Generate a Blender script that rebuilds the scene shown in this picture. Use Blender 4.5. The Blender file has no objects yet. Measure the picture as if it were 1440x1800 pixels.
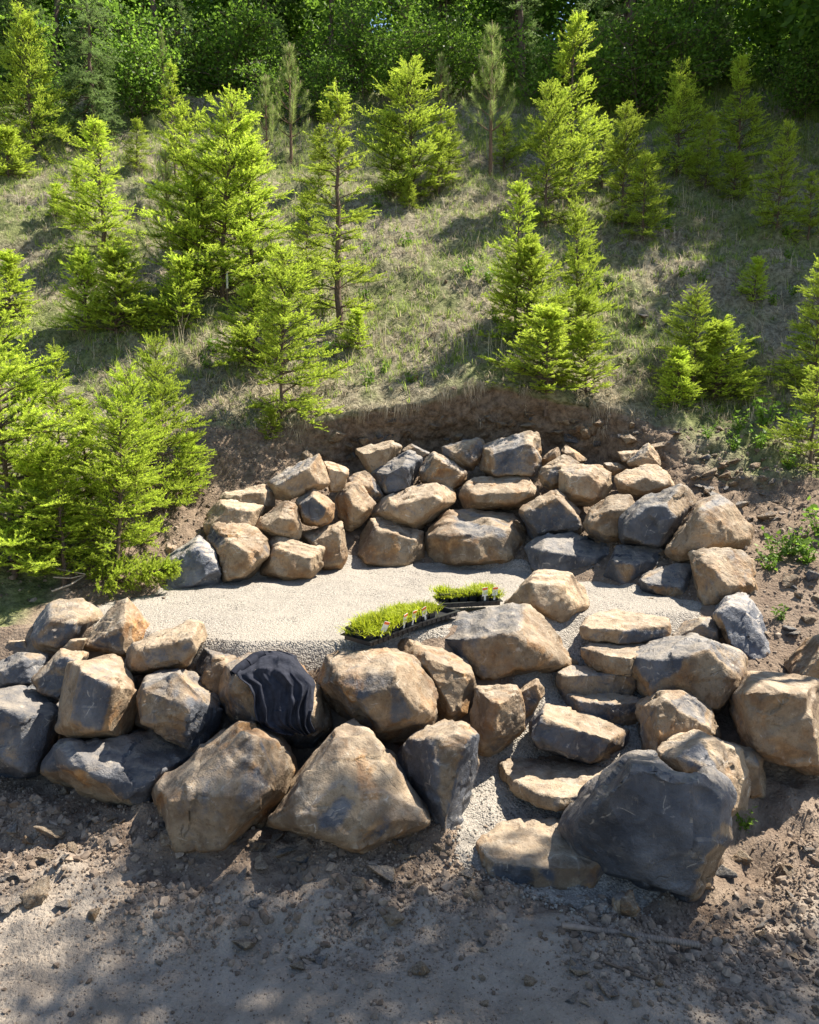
import bpy, bmesh, math, random
import numpy as np
from mathutils import Vector, Matrix, Euler, Quaternion
from mathutils.bvhtree import BVHTree

sc = bpy.context.scene
COL = sc.collection
# ------------------------------------------------------------------ camera
FPX = 1386.0
PITCH = math.atan(180 / FPX)
CAMH = 3.0
cam = bpy.data.cameras.new('camera')
cam.sensor_fit = 'VERTICAL'; cam.sensor_height = 24.0; cam.lens = 24.0 * FPX / 1800
cam.clip_start = 0.05; cam.clip_end = 600
camo = bpy.data.objects.new('camera', cam); COL.objects.link(camo)
camo.location = (0, 0, CAMH); camo.rotation_euler = (math.pi / 2 - PITCH, 0, 0)
sc.camera = camo
# ------------------------------------------------------------------ light
SUN_AZ = math.radians(60); SUN_EL = math.radians(55)      # azimuth from +Y towards +X
SUND = Vector((math.sin(SUN_AZ) * math.cos(SUN_EL), math.cos(SUN_AZ) * math.cos(SUN_EL), math.sin(SUN_EL)))
w = bpy.data.worlds.new('World'); sc.world = w; w.use_nodes = True
nt = w.node_tree
sky = nt.nodes.new('ShaderNodeTexSky'); sky.sky_type = 'NISHITA'; sky.sun_disc = False
sky.sun_elevation = SUN_EL; sky.sun_rotation = SUN_AZ; sky.air_density = 1.0; sky.dust_density = 0.6
nt.links.new(sky.outputs[0], nt.nodes['Background'].inputs[0])
nt.nodes['Background'].inputs[1].default_value = 0.078
sun = bpy.data.lights.new('sun', 'SUN'); sun.energy = 5.0; sun.angle = math.radians(0.55); sun.color = (1.0, 0.93, 0.82)
suno = bpy.data.objects.new('sun', sun); COL.objects.link(suno)
suno.location = (8, 6, 20); suno.rotation_euler = (-SUND).to_track_quat('-Z', 'Y').to_euler()
sc.view_settings.view_transform = 'Standard'; sc.view_settings.look = 'None'
sc.view_settings.exposure = 1.45; sc.view_settings.gamma = 1.0; sc.view_settings.use_curve_mapping = False
sc.render.engine = 'CYCLES'
sc.cycles.use_denoising = True
sc.cycles.max_bounces = 6; sc.cycles.diffuse_bounces = 3; sc.cycles.transmission_bounces = 4; sc.cycles.glossy_bounces = 2
sc.cycles.caustics_reflective = False; sc.cycles.caustics_refractive = False

# ------------------------------------------------------------------ helpers
FWD = np.array([0, math.cos(PITCH), -math.sin(PITCH)]); UP = np.array([0, math.sin(PITCH), math.cos(PITCH)])
CAM = np.array([0, 0, CAMH])
def ray(u, v):
    return np.array([(u - 720) / FPX, 0, 0]) + FWD + UP * ((900 - v) / FPX)
def aty(u, v, y):
    d = ray(u, v); return CAM + d * (y / d[1])
def atz(u, v, z):
    d = ray(u, v); return CAM + d * ((z - CAMH) / d[2])

def _hash(ix, iy, iz, seed):
    h = (ix.astype(np.int64) * 374761393 + iy.astype(np.int64) * 668265263 + iz.astype(np.int64) * 2147483647 + seed * 1274126177) & 0xFFFFFFFF
    h = ((h ^ (h >> 13)) * 1274126177) & 0xFFFFFFFF
    h = ((h ^ (h >> 16)) * 2246822519) & 0xFFFFFFFF
    return ((h ^ (h >> 15)) & 0xFFFFFF) / float(0xFFFFFF) * 2 - 1
def vnoise(p, seed=0):
    p = np.asarray(p, float); i = np.floor(p).astype(np.int64); f = p - i; f = f * f * f * (f * (f * 6 - 15) + 10)
    r = 0
    for dx in (0, 1):
        for dy in (0, 1):
            for dz in (0, 1):
                wgt = (f[:, 0] if dx else 1 - f[:, 0]) * (f[:, 1] if dy else 1 - f[:, 1]) * (f[:, 2] if dz else 1 - f[:, 2])
                r = r + wgt * _hash(i[:, 0] + dx, i[:, 1] + dy, i[:, 2] + dz, seed)
    return r
def fbm(p, octv=4, seed=0, gain=.5):
    p = np.asarray(p, float); a = 1.; s = 0; r = 0
    for k in range(octv):
        r = r + a * vnoise(p * 2 ** k + 17.3 * k, seed + k); s += a; a *= gain
    return r / s

def mesh_np(name, V, F, mat=None, smooth=False):
    """V (n,3); F (m,k) one face size"""
    V = np.asarray(V, np.float32); F = np.asarray(F, np.int32)
    me = bpy.data.meshes.new(name); k = F.shape[1]
    me.vertices.add(len(V)); me.vertices.foreach_set('co', V.ravel())
    me.loops.add(F.size); me.loops.foreach_set('vertex_index', F.ravel())
    me.polygons.add(len(F)); me.polygons.foreach_set('loop_start', np.arange(0, F.size, k, dtype=np.int32))
    me.update(calc_edges=True)
    if smooth: me.polygons.foreach_set('use_smooth', np.ones(len(F), bool))
    if mat: me.materials.append(mat)
    return me
def fattr(me, name, vals):
    a = me.attributes.new(name, 'FLOAT', 'POINT'); a.data.foreach_set('value', np.asarray(vals, np.float32))
def cattr(me, name, rgb):
    a = me.attributes.new(name, 'FLOAT_COLOR', 'POINT')
    c = np.ones((len(rgb), 4), np.float32); c[:, :3] = rgb; a.data.foreach_set('color', c.ravel())
def link(name, data, parent=None, label=None, cat=None, group=None, kind=None, loc=None):
    o = bpy.data.objects.new(name, data); COL.objects.link(o)
    if parent: o.parent = parent
    if label: o['label'] = label
    if cat: o['category'] = cat
    if group: o['group'] = group
    if kind: o['kind'] = kind
    if loc is not None: o.location = loc
    return o
def copy_tree(o, parent=None):
    c = o.copy(); COL.objects.link(c); c.parent = parent
    for ch in list(o.children): copy_tree(ch, c)
    return c

# ------------------------------------------------------------------ materials
def newmat(name):
    m = bpy.data.materials.new(name); m.use_nodes = True; t = m.node_tree
    for n in list(t.nodes):
        if n.type != 'OUTPUT_MATERIAL': t.nodes.remove(n)
    return m, t, [n for n in t.nodes if n.type == 'OUTPUT_MATERIAL'][0]
class NB:
    def __init__(s, t): s.t = t
    def n(s, ty, **kw):
        x = s.t.nodes.new(ty)
        for k, v in kw.items(): setattr(x, k, v)
        return x
    def put(s, inp, v):
        if hasattr(v, 'is_linked') or isinstance(v, bpy.types.NodeSocket): s.t.links.new(v, inp)
        elif v is not None: inp.default_value = v
    def noise(s, scale, detail=4, rough=.55, vec=None, dist=0.):
        x = s.n('ShaderNodeTexNoise'); x.inputs['Scale'].default_value = scale; x.inputs['Detail'].default_value = detail
        x.inputs['Roughness'].default_value = rough; x.inputs['Distortion'].default_value = dist
        if vec is not None: s.t.links.new(vec, x.inputs['Vector'])
        return x.outputs[0]
    def vor(s, scale, vec=None, feat='F1'):
        x = s.n('ShaderNodeTexVoronoi', feature=feat); x.inputs['Scale'].default_value = scale
        if vec is not None: s.t.links.new(vec, x.inputs['Vector'])
        return x
    def ramp(s, f, a, b, c0=0., c1=1.):
        x = s.n('ShaderNodeMapRange'); x.interpolation_type = 'SMOOTHSTEP'
        s.put(x.inputs[0], f); x.inputs[1].default_value = a; x.inputs[2].default_value = b
        x.inputs[3].default_value = c0; x.inputs[4].default_value = c1
        return x.outputs[0]
    def mix(s, f, a, b):
        x = s.n('ShaderNodeMix', data_type='RGBA'); s.put(x.inputs[0], f)
        s.put(x.inputs[6], a if isinstance(a, bpy.types.NodeSocket) else (*a, 1)); s.put(x.inputs[7], b if isinstance(b, bpy.types.NodeSocket) else (*b, 1))
        return x.outputs[2]
    def math(s, op, a, b=0.):
        x = s.n('ShaderNodeMath', operation=op); s.put(x.inputs[0], a); s.put(x.inputs[1], b); return x.outputs[0]
    def mul_col(s, c, f):
        x = s.n('ShaderNodeVectorMath', operation='SCALE'); s.t.links.new(c, x.inputs[0]); s.put(x.inputs['Scale'], f); return x.outputs[0]
    def attr(s, name, ty='GEOMETRY'):
        return s.n('ShaderNodeAttribute', attribute_name=name, attribute_type=ty)
    def bump(s, h, strength, dist, nrm=None):
        x = s.n('ShaderNodeBump'); x.inputs['Strength'].default_value = strength; x.inputs['Distance'].default_value = dist
        s.t.links.new(h, x.inputs['Height'])
        if nrm is not None: s.t.links.new(nrm, x.inputs['Normal'])
        return x.outputs[0]
    def bsdf(s, col, rough=.8, nrm=None, spec=.3):
        x = s.n('ShaderNodeBsdfPrincipled'); s.put(x.inputs['Base Color'], col if isinstance(col, bpy.types.NodeSocket) else (*col, 1))
        s.put(x.inputs['Roughness'], rough); x.inputs['Specular IOR Level'].default_value = spec
        if nrm is not None: s.t.links.new(nrm, x.inputs['Normal'])
        return x.outputs[0]

def plain(name, col, rough=.6, spec=.3, bumpy=0.):
    m, t, out = newmat(name); b = NB(t)
    co = b.n('ShaderNodeTexCoord').outputs['Object']
    n = b.noise(30, 3, vec=co)
    c = b.mix(b.ramp(n, .3, .7), tuple(x * .78 for x in col), tuple(min(1, x * 1.15) for x in col))
    t.links.new(b.bsdf(c, rough, b.bump(n, bumpy, .01) if bumpy else None, spec), out.inputs[0])
    return m

def make_rock():
    m, t, out = newmat('basalt_rock'); b = NB(t)
    co0 = b.n('ShaderNodeTexCoord').outputs['Object']
    oi = b.n('ShaderNodeObjectInfo').outputs['Random']
    vm = b.n('ShaderNodeVectorMath', operation='ADD'); t.links.new(co0, vm.inputs[0])
    cb = b.n('ShaderNodeCombineXYZ'); t.links.new(b.math('MULTIPLY', oi, 40), cb.inputs[0]); t.links.new(b.math('MULTIPLY', oi, 23), cb.inputs[2])
    t.links.new(cb.outputs[0], vm.inputs[1]); co = vm.outputs[0]
    rk = b.attr('rk').outputs['Color']; sp = b.n('ShaderNodeSeparateColor'); t.links.new(rk, sp.inputs[0])
    fresh, rust, tone = sp.outputs[0], sp.outputs[1], sp.outputs[2]
    n1 = b.noise(2.6, 6, .6, co, .4); n2 = b.noise(9, 6, .65, co); n3 = b.noise(45, 5, .7, co); n4 = b.noise(160, 3, .6, co)
    tan = b.mix(b.ramp(n1, .32, .68), (.155, .108, .068), (.345, .258, .165))
    tan = b.mix(b.ramp(n2, .48, .72, 0, .6), tan, (.41, .325, .22))
    tan = b.mix(b.ramp(b.noise(20, 5, .7, co), .47, .34, 0, .6), tan, (.13, .085, .052))
    rmask = b.math('MULTIPLY', b.ramp(b.noise(3.4, 5, .6, co, .8), .46, .62), rust)
    tan = b.mix(rmask, tan, b.mix(b.ramp(n2, .35, .65), (.19, .095, .04), (.40, .225, .09)))
    grey = b.mix(b.ramp(n1, .35, .7), (.050, .056, .070), (.155, .158, .168))
    grey = b.mix(b.ramp(n2, .52, .8, 0, .6), grey, (.25, .235, .215))
    fr = b.math('ADD', fresh, b.math('MULTIPLY', b.math('SUBTRACT', b.noise(7, 7, .7, co, .8), .5), 1.0))
    col = b.mix(b.ramp(fr, .36, .70), tan, grey)
    # mineral streaks and scratches
    mp = b.n('ShaderNodeMapping'); t.links.new(co, mp.inputs[0]); mp.inputs['Rotation'].default_value = (.6, .9, .3); mp.inputs['Scale'].default_value = (22, 2.2, 9)
    st = b.noise(1.2, 4, .6, mp.outputs[0], .6)
    col = b.mix(b.ramp(st, .60, .74, 0, .30), col, (.46, .40, .32))
    col = b.mix(b.ramp(st, .40, .28, 0, .35), col, (.07, .055, .045))
    ve = b.vor(3.4, co, 'DISTANCE_TO_EDGE'); t.links.new(b.n('ShaderNodeVectorMath', operation='ADD').outputs[0], ve.inputs['Vector']) if False else None
    mp2 = b.n('ShaderNodeVectorMath', operation='ADD'); t.links.new(co, mp2.inputs[0])
    nz = b.n('ShaderNodeTexNoise'); nz.inputs['Scale'].default_value = 4; t.links.new(co, nz.inputs['Vector'])
    sc_ = b.n('ShaderNodeVectorMath', operation='SCALE'); t.links.new(nz.outputs['Color'], sc_.inputs[0]); sc_.inputs['Scale'].default_value = .22
    t.links.new(sc_.outputs[0], mp2.inputs[1]); t.links.new(mp2.outputs[0], ve.inputs['Vector'])
    vein = b.math('MULTIPLY', b.ramp(ve.outputs['Distance'], .018, .004), b.ramp(n2, .52, .62))
    col = b.mix(b.math('MULTIPLY', vein, .55), col, (.55, .50, .43))
    v2 = b.vor(1.5, None, 'DISTANCE_TO_EDGE'); t.links.new(mp2.outputs[0], v2.inputs['Vector'])
    crack = b.math('MULTIPLY', b.ramp(v2.outputs['Distance'], .008, .002), b.ramp(n1, .56, .64))
    col = b.mix(b.math('MULTIPLY', crack, .5), col, (.035, .03, .027))
    col = b.mix(b.ramp(n3, .66, .8, 0, .35), col, (.52, .46, .38))
    col = b.mix(b.ramp(n3, .40, .26, 0, .65), col, (.06, .048, .04))
    # pale dust settled on faces that look up
    g = b.n('ShaderNodeNewGeometry'); sn = b.n('ShaderNodeSeparateXYZ'); t.links.new(g.outputs['True Normal'], sn.inputs[0])
    dust = b.math('MULTIPLY', b.ramp(sn.outputs[2], .35, .95), b.ramp(n2, .3, .7, .1, .6))
    col = b.mix(dust, col, (.43, .36, .275))
    col = b.mul_col(col, b.math('MULTIPLY', tone, 2.0))
    h = b.math('ADD', b.math('MULTIPLY', n2, .75), b.math('ADD', b.math('MULTIPLY', n3, .2), b.math('MULTIPLY', n4, .05)))
    h = b.math('SUBTRACT', h, b.math('ADD', b.math('MULTIPLY', vein, .05), b.math('MULTIPLY', crack, .10)))
    nrm = b.bump(h, .9, .06)
    t.links.new(b.bsdf(col, b.ramp(fr, .4, .6, .86, .6), nrm, .32), out.inputs[0])
    return m
ROCK = make_rock()

def make_ground():
    m, t, out = newmat('soil'); b = NB(t)
    co = b.n('ShaderNodeTexCoord').outputs['Object']
    veg = b.attr('veg').outputs['Fac']; bank = b.attr('bank').outputs['Fac']; road = b.attr('road').outputs['Fac']
    n0 = b.noise(.55, 5, .6, co); n1 = b.noise(3, 6, .65, co, .3); n2 = b.noise(14, 6, .7, co); n3 = b.noise(60, 4, .7, co)
    soil = b.mix(b.ramp(n1, .3, .7), (.165, .118, .085), (.30, .232, .172))
    soil = b.mix(b.ramp(n2, .55, .8, 0, .5), soil, (.37, .30, .23))
    rd = b.mix(b.ramp(n1, .3, .7), (.235, .195, .155), (.36, .305, .245))
    rd = b.mix(b.ramp(n3, .58, .75, 0, .6), rd, (.42, .37, .30))
    col = b.mix(b.ramp(b.math('ADD', road, b.math('MULTIPLY', b.math('SUBTRACT', n1, .5), .8)), .3, .7), soil, rd)
    bk = b.mix(b.ramp(n2, .3, .7), (.10, .072, .05), (.29, .215, .15))
    col = b.mix(bank, col, bk)
    lit = b.mix(b.ramp(n2, .35, .65), (.12, .094, .066), (.34, .285, .21))
    lit = b.mix(b.ramp(n3, .55, .72, 0, .7), lit, (.36, .31, .24))
    grn = b.mix(b.ramp(n2, .3, .7), (.06, .085, .02), (.19, .225, .06))
    lit = b.mix(b.ramp(n0, .40, .60, .15, .8), lit, grn)
    col = b.mix(b.ramp(b.math('ADD', veg, b.math('MULTIPLY', b.math('SUBTRACT', n1, .5), .5)), .35, .65), col, lit)
    h = b.math('ADD', b.math('MULTIPLY', n2, .7), b.math('MULTIPLY', n3, .4))
    vo = b.vor(38, co).outputs['Distance']
    h = b.math('ADD', h, b.math('MULTIPLY', vo, -.25))
    t.links.new(b.bsdf(col, .95, b.bump(h, .9, .05), .15), out.inputs[0])
    return m
SOIL = make_ground()

def make_gravel():
    m, t, out = newmat('crushed_gravel'); b = NB(t)
    co = b.n('ShaderNodeTexCoord').outputs['Object']
    v = b.vor(75, co); v2 = b.vor(33, co); n0 = b.noise(1.3, 4, .6, co)
    sp = b.n('ShaderNodeSeparateColor'); t.links.new(v.outputs['Color'], sp.inputs[0])
    c = b.mix(sp.outputs[0], (.20, .178, .15), (.375, .34, .29))
    c = b.mix(b.ramp(v.outputs['Distance'], .45, .8, 0, .6), c, (.16, .14, .12))
    c = b.mix(b.ramp(n0, .35, .7, 0, .5), c, (.33, .295, .245))
    h = b.math('ADD', b.math('MULTIPLY', v.outputs['Distance'], -.6), b.math('MULTIPLY', v2.outputs['Distance'], -.5))
    t.links.new(b.bsdf(c, .92, b.bump(h, .8, .02), .2), out.inputs[0])
    return m
GRAVEL = make_gravel()

def make_pebble(name, c0, c1):
    m, t, out = newmat(name); b = NB(t)
    a = b.attr('shade', 'INSTANCER').outputs['Fac']
    co = b.n('ShaderNodeTexCoord').outputs['Object']
    c = b.mix(a, c0, c1); n = b.noise(3, 3, .6, co)
    c = b.mix(b.ramp(n, .3, .7, 0, .4), c, tuple(x * .6 for x in c0))
    t.links.new(b.bsdf(c, .9, None, .2), out.inputs[0]); return m
PEB_G = make_pebble('gravel_chip', (.125, .115, .10), (.40, .365, .31))
PEB_D = make_pebble('dirt_clod', (.125, .09, .065), (.36, .285, .215))

def make_leaf(name, stops, trans=.4, attr='tip', rough=.55, spec=.25, vary=.25):
    """stops: dark colour, bright colour mixed by a per-vertex growth attribute"""
    m, t, out = newmat(name); b = NB(t)
    a = b.attr(attr).outputs['Fac']
    oi = b.n('ShaderNodeObjectInfo').outputs['Random']
    co = b.n('ShaderNodeTexCoord').outputs['Object']
    c = b.mix(a, stops[0], stops[1])
    n = b.noise(6, 2, .5, co)
    c = b.mul_col(c, b.ramp(n, .25, .75, 1 - vary, 1 + vary))
    c = b.mul_col(c, b.math('ADD', b.math('MULTIPLY', oi, .35), .82))
    d = b.bsdf(c, rough, None, spec)
    tr = b.n('ShaderNodeBsdfTranslucent'); t.links.new(b.mul_col(c, 1.25), tr.inputs[0])
    mx = b.n('ShaderNodeMixShader'); mx.inputs[0].default_value = trans
    t.links.new(d, mx.inputs[1]); t.links.new(tr.outputs[0], mx.inputs[2]); t.links.new(mx.outputs[0], out.inputs[0])
    return m
FIRM = make_leaf('fir_needles', ((.055, .105, .024), (.49, .595, .065)), .55)
SPRUCEM = make_leaf('blue_fir_needles', ((.07, .12, .04), (.30, .42, .12)), .45)
PINEM = make_leaf('pine_needles', ((.14, .20, .05), (.34, .42, .12)), .5)
LEAFM = make_leaf('broad_leaves', ((.05, .11, .016), (.26, .42, .045)), .55)
WEEDM = make_leaf('weed_leaves', ((.08, .16, .02), (.20, .32, .04)), .4)
GRASSM = make_leaf('green_blades', ((.10, .16, .026), (.36, .45, .09)), .5)
DRYM = make_leaf('dry_blades', ((.20, .16, .105), (.62, .54, .39)), .35)
POTM = make_leaf('potted_grass_blades', ((.15, .21, .012), (.46, .50, .03)), .45)
BARK = plain('bark', (.13, .095, .07), .9, .1, .5)
BARKP = plain('pine_bark', (.19, .125, .085), .9, .1, .5)
TWIG = plain('dead_twig', (.34, .29, .23), .9, .1)

# ------------------------------------------------------------------ ground
KX = np.array([-40, -6, -4, -3.2, -2.6, -2.1, -1.3, -.4, .25, .5, .85, 1.15, 1.4, 1.6, 2.0, 2.6, 3.2, 4, 6, 40.])
def K(*a): return np.array(a, float)
P2Y = K(5.7, 5.7, 5.55, 5.45, 5.35, 5.2, 4.8, 4.8, 5.05, 4.9, 4.7, 4.5, 4.4, 4.3, 4.4, 5.0, 5.2, 5.3, 5.4, 5.4)
P2Z = K(.34, .34, .34, .34, .34, .32, .27, .27, .22, .10, .05, .04, .03, .03, .06, .15, .2, .2, .25, .25)
PBY = K(6.2, 6.2, 6.1, 6.0, 5.9, 5.75, 5.5, 5.5, 5.75, 5.7, 5.6, 5.85, 5.95, 6.1, 5.95, 6.1, 6.2, 6.2, 6.3, 6.3)
PBZ = K(.7, .7, .6, .5, .45, .4, .35, .35, .35, .32, .30, .40, .42, .52, .5, .6, .65, .65, .65, .65)
P3Y = K(6.8, 6.8, 6.6, 6.55, 6.45, 6.25, 6.0, 6.05, 6.35, 6.6, 6.75, 6.9, 7.0, 7.0, 7.0, 7.0, 7.2, 7.2, 7.2, 7.2)
P3Z = K(1.05, 1.05, 1.1, 1.15, 1.18, 1.18, 1.18, 1.18, 1.18, 1.18, 1.18, 1.16, 1.14, 1.13, 1.15, 1.15, 1.25, 1.25, 1.25, 1.25)
P4Y = K(7.2, 7.2, 7.1, 7.2, 7.6, 8.0, 8.5, 8.98, 8.95, 8.9, 8.8, 8.7, 8.55, 8.4, 8.1, 7.5, 7.5, 7.5, 7.5, 7.5)
P4Z = K(1.25, 1.25, 1.25, 1.22, 1.18, 1.18, 1.18, 1.18, 1.18, 1.18, 1.18, 1.18, 1.18, 1.18, 1.18, 1.18, 1.4, 1.45, 1.45, 1.45)
P5Y = K(9.0, 9.0, 8.9, 8.8, 8.9, 9.5, 10.35, 10.75, 10.85, 10.9, 10.95, 10.95, 10.9, 10.85, 10.75, 10.5, 9.4, 9.0, 8.9, 8.9)
P5Z = K(2.1, 2.1, 2.05, 2.0, 2.0, 2.15, 2.28, 2.32, 2.32, 2.42, 2.42, 2.42, 2.42, 2.4, 2.35, 2.3, 2.15, 2.0, 2.0, 2.0)
P6Y = K(10.6, 10.6, 10.5, 10.4, 10.3, 10.2, 10.35, 10.5, 10.6, 10.65, 10.7, 10.7, 10.65, 10.65, 10.6, 10.55, 10.4, 10.4, 10.4, 10.4)
P6Z = K(2.9, 2.9, 2.9, 2.85, 2.82, 2.8, 2.85, 3.02, 3.12, 3.2, 3.32, 3.34, 3.3, 3.25, 3.12, 3.04, 2.85, 2.8, 2.8, 2.8)
def build_ground():
    xs = np.concatenate([np.linspace(-40, -13, 24)[:-1], np.linspace(-13, -4.6, 90)[:-1], np.linspace(-4.6, 4.6, 210), np.linspace(4.6, 13, 90)[1:], np.linspace(13, 40, 24)[1:]])
    I = lambda a: np.interp(xs, KX, a)
    sm = np.exp(-((xs) / 14) ** 2)
    prof = [(xs * 0 - 30, xs * 0 - .1), (xs * 0 + 2.6, xs * 0), (xs * 0 + 3.95, xs * 0 + .03), (I(P2Y), I(P2Z)), (I(PBY), I(PBZ)), (I(P3Y), I(P3Z)), (I(P4Y), I(P4Z)),
            (I(P5Y), I(P5Z)), (I(P6Y), I(P6Z)), (xs * 0 + 25, I(P6Z) * .3 + 8.6 + 2.9 + xs * .02), (xs * 0 + 45, xs * 0 + 14.5), (xs * 0 + 120, xs * 0 + 26)]
    cnt = [10, 26, 28, 22, 22, 40, 30, 34, 160, 24, 10]
    #        road  road  foot  pb   edge  back  bfoot lip  top
    amp = [.02, .022, .05, .13, .05, .006, .03, .17, .10, .16, .2, .3]
    veg = [0, 0, 0, 0, 0, 0, .1, .0, 1., 1., 1., 1.]
    bnk = [0, 0, 0, 0, .3, 0, .5, 1., .25, 0, 0, 0]
    rod = [1, 1, .85, .1, 0, 0, 0, 0, 0, 0, 0, 0]
    Y, Z, A, B, C, D = [], [], [], [], [], []
    for k, c in enumerate(cnt):
        for j in range(c + (k == len(cnt) - 1)):
            t = j / c; l = lambda q: q[k] * (1 - t) + q[k + 1] * t
            Y.append(prof[k][0] * (1 - t) + prof[k + 1][0] * t); Z.append(prof[k][1] * (1 - t) + prof[k + 1][1] * t)
            A.append(l(amp)); B.append(l(veg)); C.append(l(bnk)); D.append(l(rod))
    Y = np.array(Y); Z = np.array(Z); nr, nc = Y.shape
    X = np.broadcast_to(xs, Y.shape)
    P = np.stack([X, Y, Z], -1)
    # normal from finite differences
    du = np.gradient(P, axis=1); dv = np.gradient(P, axis=0); N = np.cross(du, dv); N /= np.linalg.norm(N, axis=2, keepdims=True) + 1e-9
    A = np.array(A)[:, None]; veg = np.array(B)[:, None] * np.ones_like(Y); bnk = np.array(C)[:, None] * np.ones_like(Y); rod = np.array(D)[:, None] * np.ones_like(Y)
    r6 = sum(cnt[:8]); rows = np.arange(nr)[:, None] * np.ones_like(Y)      # row of the bank lip
    lip = Y[r6][None, :]
    veg = np.where(rows < r6, np.where(rows >= sum(cnt[:7]), veg ** 10, veg), veg)
    bnk = np.where(rows >= r6, .9 * np.exp(-np.clip(Y - lip, 0, 9) / .10), np.where(rows >= sum(cnt[:7]), 1., bnk))
    # away from the terrace the hillside carries litter lower down
    side = np.clip((np.abs(X + .0) - 3.0) / .8, 0, 1) * (Y > 6.6)
    side = side * np.where(X > 0, np.clip((Y - 8.8) / 1.0, 0, 1), 1)
    veg = np.maximum(veg, side); bnk = bnk * (1 - .7 * side)
    q = P.reshape(-1, 3)
    d = fbm(q * 1.1, 3, 5).reshape(Y.shape) * 1.0 + .55 * fbm(q * 4.0, 3, 9).reshape(Y.shape) + .25 * fbm(q * 13.0, 2, 11).reshape(Y.shape)
    A = A + .05 * side
    P = P + N * (A * d * 1.5)[..., None]
    q = P.reshape(-1, 3)
    idx = np.arange(nr * nc).reshape(nr, nc)
    F = np.stack([idx[:-1, :-1], idx[:-1, 1:], idx[1:, 1:], idx[1:, :-1]], -1).reshape(-1, 4)
    me = mesh_np('ground', q, F, SOIL, True)
    fattr(me, 'veg', veg.ravel()); fattr(me, 'bank', bnk.ravel()); fattr(me, 'road', rod.ravel())
    link('ground', me, kind='structure', label='bare dirt road edge rising into a brushy hillside')
    return BVHTree.FromPolygons([tuple(v) for v in q.tolist()], F.tolist())
GB = build_ground()
def gz(x, y):
    h = GB.ray_cast(Vector((x, y, 60)), Vector((0, 0, -1)))
    return h[0].z if h[0] else 0.
def gn(x, y):
    h = GB.ray_cast(Vector((x, y, 60)), Vector((0, 0, -1)))
    return h[1] if h[0] else Vector((0, 0, 1))
def gpx(u, v):
    h = GB.ray_cast(Vector(CAM), Vector(ray(u, v)).normalized())
    return h[0] if h[0] else Vector(atz(u, v, 0))

# gravel surface of the terrace and of the stair run
def inside(poly, x, y):
    r = np.zeros(x.shape, bool); n = len(poly)
    for i in range(n):
        x0, y0 = poly[i]; x1, y1 = poly[(i + 1) % n]
        c = ((y0 > y) != (y1 > y)) & (x < (x1 - x0) * (y - y0) / ((y1 - y0) + 1e-12) + x0)
        r ^= c
    return r
TERR = [(-3.0, 7.0), (-2.75, 7.45), (-2.3, 7.95), (-1.7, 8.35), (-.8, 9.0), (.3, 9.02), (1.3, 8.8), (1.8, 8.3), (2.3, 7.9), (2.75, 7.3), (2.5, 6.75), (2.15, 6.5), (1.9, 6.1), (1.75, 5.7), (1.6, 5.1), (1.55, 4.5), (1.2, 4.22), (.75, 4.4),
        (.3, 4.75), (.22, 5.2), (.3, 5.7), (.8, 6.2), (1.1, 6.6), (1.0, 6.9), (.5, 6.75), (.2, 6.3), (-.4, 5.95), (-1.3, 5.85), (-2.1, 6.1), (-2.6, 6.4)]
def build_gravel():
    s = .035
    gx = np.arange(-3.2, 3.0, s); gy = np.arange(4.0, 9.2, s)
    X, Y = np.meshgrid(gx, gy); Z = np.zeros_like(X)
    jx = X + .10 * fbm(np.stack([X.ravel() * 3, Y.ravel() * 3, X.ravel() * 0], -1), 3, 3).reshape(X.shape)
    jy = Y + .10 * fbm(np.stack([X.ravel() * 3, Y.ravel() * 3, X.ravel() * 0 + 9], -1), 3, 4).reshape(X.shape)
    M0 = inside(TERR, jx, jy).astype(float); bl = M0.copy()
    for k in range(3):
        bl = (bl + np.roll(bl, 1, 0) + np.roll(bl, -1, 0) + np.roll(bl, 1, 1) + np.roll(bl, -1, 1)) / 5
    M = bl > .02; off = np.interp(bl, [0, .35, .7, 1], [-.06, -.012, .012, .016])
    q = np.stack([X.ravel(), Y.ravel(), X.ravel() * 0], -1); ns = .006 * fbm(q * 5, 3, 21).reshape(X.shape)
    for i, j in zip(*np.nonzero(M)): Z[i, j] = gz(X[i, j], Y[i, j]) + off[i, j] + ns[i, j]
    idx = -np.ones(X.shape, int); idx[M] = np.arange(M.sum())
    V = np.stack([X[M], Y[M], Z[M]], -1)
    a, b_, c, d = idx[:-1, :-1], idx[:-1, 1:], idx[1:, 1:], idx[1:, :-1]
    ok = (a >= 0) & (b_ >= 0) & (c >= 0) & (d >= 0)
    F = np.stack([a[ok], b_[ok], c[ok], d[ok]], -1)
    link('gravel_terrace', mesh_np('gravel_terrace', V, F, GRAVEL, True), kind='structure', label='pale crushed gravel terrace floor and stair bed')
build_gravel()

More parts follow.
